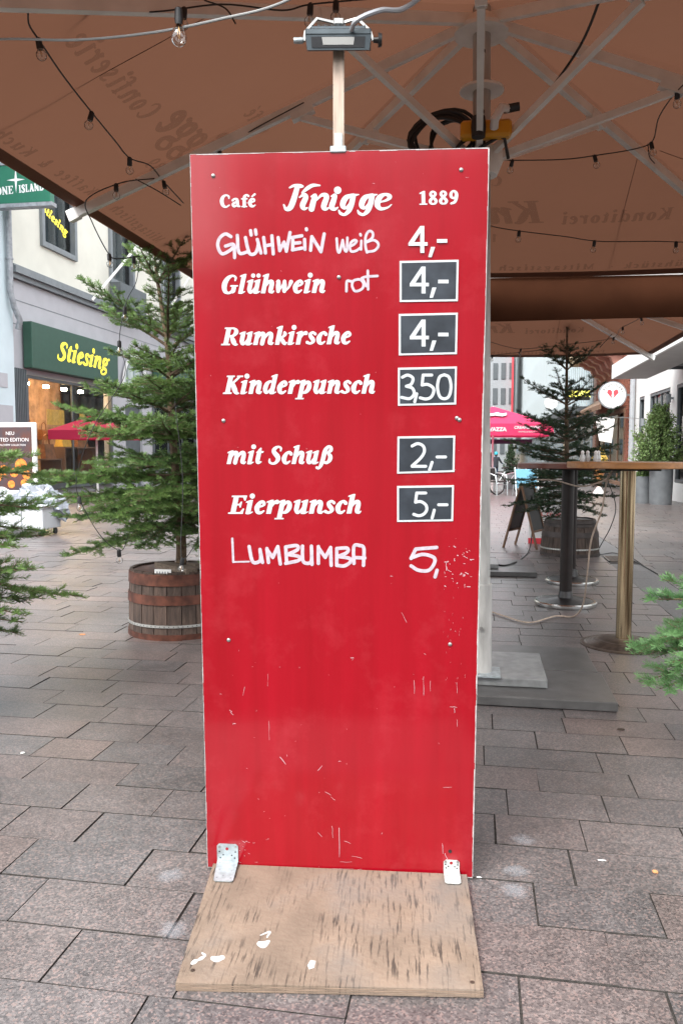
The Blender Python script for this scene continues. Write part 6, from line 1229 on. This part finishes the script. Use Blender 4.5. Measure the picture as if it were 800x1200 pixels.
V_ = [(0,0,.86),(0,0,1.05),(0,.02,1.25),(0,.02,1.36),(0,0,1.44),(0,-.01,1.55),(-.09,0,.84),(-.10,-.10,.46),(-.10,.02,.07),(-.10,.12,.03),(.09,0,.84),(.10,.10,.47),(.10,.20,.07),(.10,.30,.03),(-.18,.02,1.33),(-.24,.02,1.06),(-.22,.14,.84),(-.21,.20,.76),(.18,.02,1.33),(.30,.06,1.10),(.42,.12,.98),(.50,.14,.95)]
E_ = [(0,1),(1,2),(2,3),(3,4),(4,5),(0,6),(6,7),(7,8),(8,9),(0,10),(10,11),(11,12),(12,13),(3,14),(14,15),(15,16),(16,17),(3,18),(18,19),(19,20),(20,21)]
skinned('body', V_, E_, [(.14,.10),(.13,.10),(.16,.11),(.11,.09),(.05,.05),(.085,.10),.085,.06,.045,.035,.085,.06,.045,.035,.06,.048,.036,.03,.06,.048,.036,.03], MT['jeans'], pe)
skinned('coat', [(0,0,.62),(0,0,.9),(0,.01,1.12),(0,.02,1.30),(0,.02,1.40),(-.18,.02,1.34),(-.25,.02,1.08),(-.23,.13,.87),(.18,.02,1.34),(.31,.06,1.11),(.42,.12,.99)], [(0,1),(1,2),(2,3),(3,4),(3,5),(5,6),(6,7),(3,8),(8,9),(9,10)], [(.20,.16),(.17,.13),(.17,.13),(.19,.13),(.10,.09),.085,.07,.06,.085,.07,.06], MT['coat'], pe)
MB().lathe([(.10, -.06), (.118, 0), (.112, .07), (.07, .125), (.001, .14)], (0, -.01, 1.62), 16).build('cap', MT['cap'], pe); MB().lathe([(.07, -.12), (.098, -.05), (.102, .01)], (0, .0, 1.58), 14).build('hair', MT['hair'], pe)
pe2 = thing('person', 'second person in black half hidden behind the parasol pole', 'person', (.88, py_+1, gz(py_+1)), .0)
skinned('body', [(x*.96, y, z) for x, y, z in V_[:18]]+[(.18,.02,1.33),(.24,.02,1.06),(.22,.14,.84),(.21,.20,.76)], E_, [(.14,.10),(.13,.10),(.16,.11),(.11,.09),(.05,.05),(.085,.10),.085,.06,.045,.035,.085,.06,.045,.035,.06,.048,.036,.03,.06,.048,.036,.03], MT['coat'], pe2)
MB().lathe([(.085, -.09), (.105, 0), (.10, .07), (.06, .115), (.001, .125)], (0, -.01, 1.60), 14).build('hair', MT['hair'], pe2)
# chalkboard A-frame and menu stand
af = thing('chalkboard', 'wooden A-frame chalkboard standing left of the second fir barrel', 'chalkboard', (.62, 10.42, gz(10.4)), 1.15)
for sy, lean in ((-1, 1), (1, -1)):
    P = lambda x, z: (x, sy*.22*(1-z/.82), z)
    for sx in (-1, 1): MB().bar(P(sx*.20, 0), P(sx*.20, .82), .03, .022).build('side_rail', MT['frame'], af)
    MB().bar(P(-.19, .80), P(.19, .80), .03, .022).build('top_rail', MT['frame'], af); MB().bar(P(-.19, .22), P(.19, .22), .03, .022).build('lower_rail', MT['frame'], af)
    MB().add([P(-.185, .23), P(.185, .23), P(.185, .79), P(-.185, .79)], [(0, 1, 2, 3)]).build('chalk_panel', MT['chalk'], af)
ms = thing('menu_stand', 'low white menu panel with a red lower edge behind the chalkboard', 'sign', (.98, 10.9, gz(10.9)), -.1)
MB().box(-.30, .30, -.015, .015, .06, .60, .004).build('panel', MT['white'], ms); MB().box(-.302, .302, -.018, .018, 0, .075, .003).build('base_bar', MT['red2'], ms)
for i in range(3): MB().lathe([(.001, .002), (.035, .002), (.035, 0)], (0, 0, 0), 12).build('printed_cup', MT['red2'], ms, (-.2+.2*i, -.016, .24), (math.pi/2, 0, 0))
bfont('lettering', 'Crêpes', .10, MT['red2'], ms, Matrix.Translation((0, -.017, .40)) @ Matrix.Rotation(math.pi/2, 4, 'X'), .001)
# hanging flag and ice-cream display at the brick house
fg = thing('hanging_flag', 'small white cloth flag hanging out at the brick house entrance', 'flag', (4.40, 29.5, 1.95), .0); MB().add([(-.36, 0, .52), (.30, 0, .42), (.22, .02, -.42), (-.20, .02, -.34)], [(0, 1, 2, 3)], False).build('cloth', MT['white'], fg); MB().bar((-.40, 0, .54), (1.1, 0, .42), .02, .02).build('pole', MT['steel'], fg)
ic = thing('cone_display', 'big yellow ice cream cone display in front of the brick house', 'display', (4.1, 28.6, gz(28.6))); MB().lathe([(.05, .25), (.22, .9)], (0, 0, 0), 16).build('cone', MT['woodtop'], ic)
MB().lathe([(.22, .88), (.27, .98), (.25, 1.12), (.28, 1.20), (.20, 1.34), (.22, 1.38), (.10, 1.52), (.001, 1.6)], (0, 0, 0), 18).build('ice_cream', MT['ybag'], ic); MB().lathe([(.2, 0), (.2, .04), (.05, .26)], (0, 0, 0), 16).build('base', MT['white'], ic)
# ---------------------------------------------------------------- cart and poster at the left
ct = thing('white_cart', 'white panelled cart on castors at the left edge', 'cart', (-6.58, 10.7, gz(10.7)), .0)
for i in range(4): MB().box(-.75+.33*i+.004, -.42+.33*i-.004, -.25, .25, .10, .40, .008).build('panel', MT['cart'], ct)
MB().box(-.78, .60, -.28, .28, .402, .44, .006).build('top_board', MT['cart'], ct)
for sx in (-.68, .5):
    for sy in (-.2, .2): w_ = MB().lathe([(.001, -.015), (.045, -.015), (.045, .015), (.001, .015)], (0, 0, 0), 14).build('castor', MT['black'], ct, (sx, sy, .046), (0, math.pi/2, 0))
def crumple(label, loc, sx, sy, sz, m, seed):
    r_ = random.Random(seed); B = MB(); n, k_ = 22, 12; V = []
    for i in range(k_+1):
        th = math.pi*i/k_*.62
        for j in range(n):
            a = 2*math.pi*j/n; q = 1+r_.uniform(-.16, .16); V.append((sx*math.sin(th)*math.cos(a)*q, sy*math.sin(th)*math.sin(a)*q, sz*(math.cos(th)-.32)*q*1.3))
    B.add(V, [[i*n+j, i*n+(j+1) % n, (i+1)*n+(j+1) % n, (i+1)*n+j] for i in range(k_) for j in range(n)])
    return tag(B.build('foil_wrap', MT[m], loc=loc), label, 'foil')
crumple('crumpled silver foil heap on the white cart at the left edge', (-6.35, 10.9, .45), .45, .24, .30, 'silver', 4)
crumple('smaller crumpled white wrap on the left end of the white cart', (-6.95, 10.9, .45), .28, .22, .22, 'cart', 8)
po = thing('poster_stand', 'white framed advertising poster with dark amber picture at the left edge', 'poster', (-7.17, 11.6, gz(11.6)))
MB().box(-.42, .42, -.03, .03, .55, 1.66, .01).build('frame', MT['white'], po); MB().box(-.36, .36, -.036, -.031, .61, 1.59).build('poster_sheet', MT['poster'], po)
for tx, sz, z in (('NEU', .075, 1.49), ('LIMITED EDITION', .080, 1.39), ('THE ALCHEMY COLLECTION', .040, 1.31)): bfont('lettering', tx, sz, MT['posterlight'], po, Matrix.Translation((.0, -.038, z)) @ Matrix.Rotation(math.pi/2, 4, 'X'), .001)
for i, (x, z, r_) in enumerate(((.17, 1.0, .10), (.05, .88, .07), (.26, .85, .07), (-.12, .92, .08), (-.26, .82, .10), (.22, .72, .06), (0, .70, .06))):
    MB().lathe([(.001, .002), (r_, .002), (r_, 0)], (0, 0, 0), 20).build('printed_glow', MT['amber'], po, (x, -.037, z), (math.pi/2, 0, 0))
for sx in (-.36, .36): MB().box(sx-.02, sx+.02, -.25, .25, 0, .03).box(sx-.02, sx+.02, -.02, .02, .03, .55).build('leg', MT['steel'], po)
tag(MB().tube([(0, 0, 0), (0, 0, .9)], .06, 12).build('bollard', MT['pipe'], loc=(-10.6, 24, gz(24))), 'dark grey bollard by the shop window at left', 'bollard')
print('needles', NN, 'objects', len(bpy.data.objects), 'panel', PW, PH)
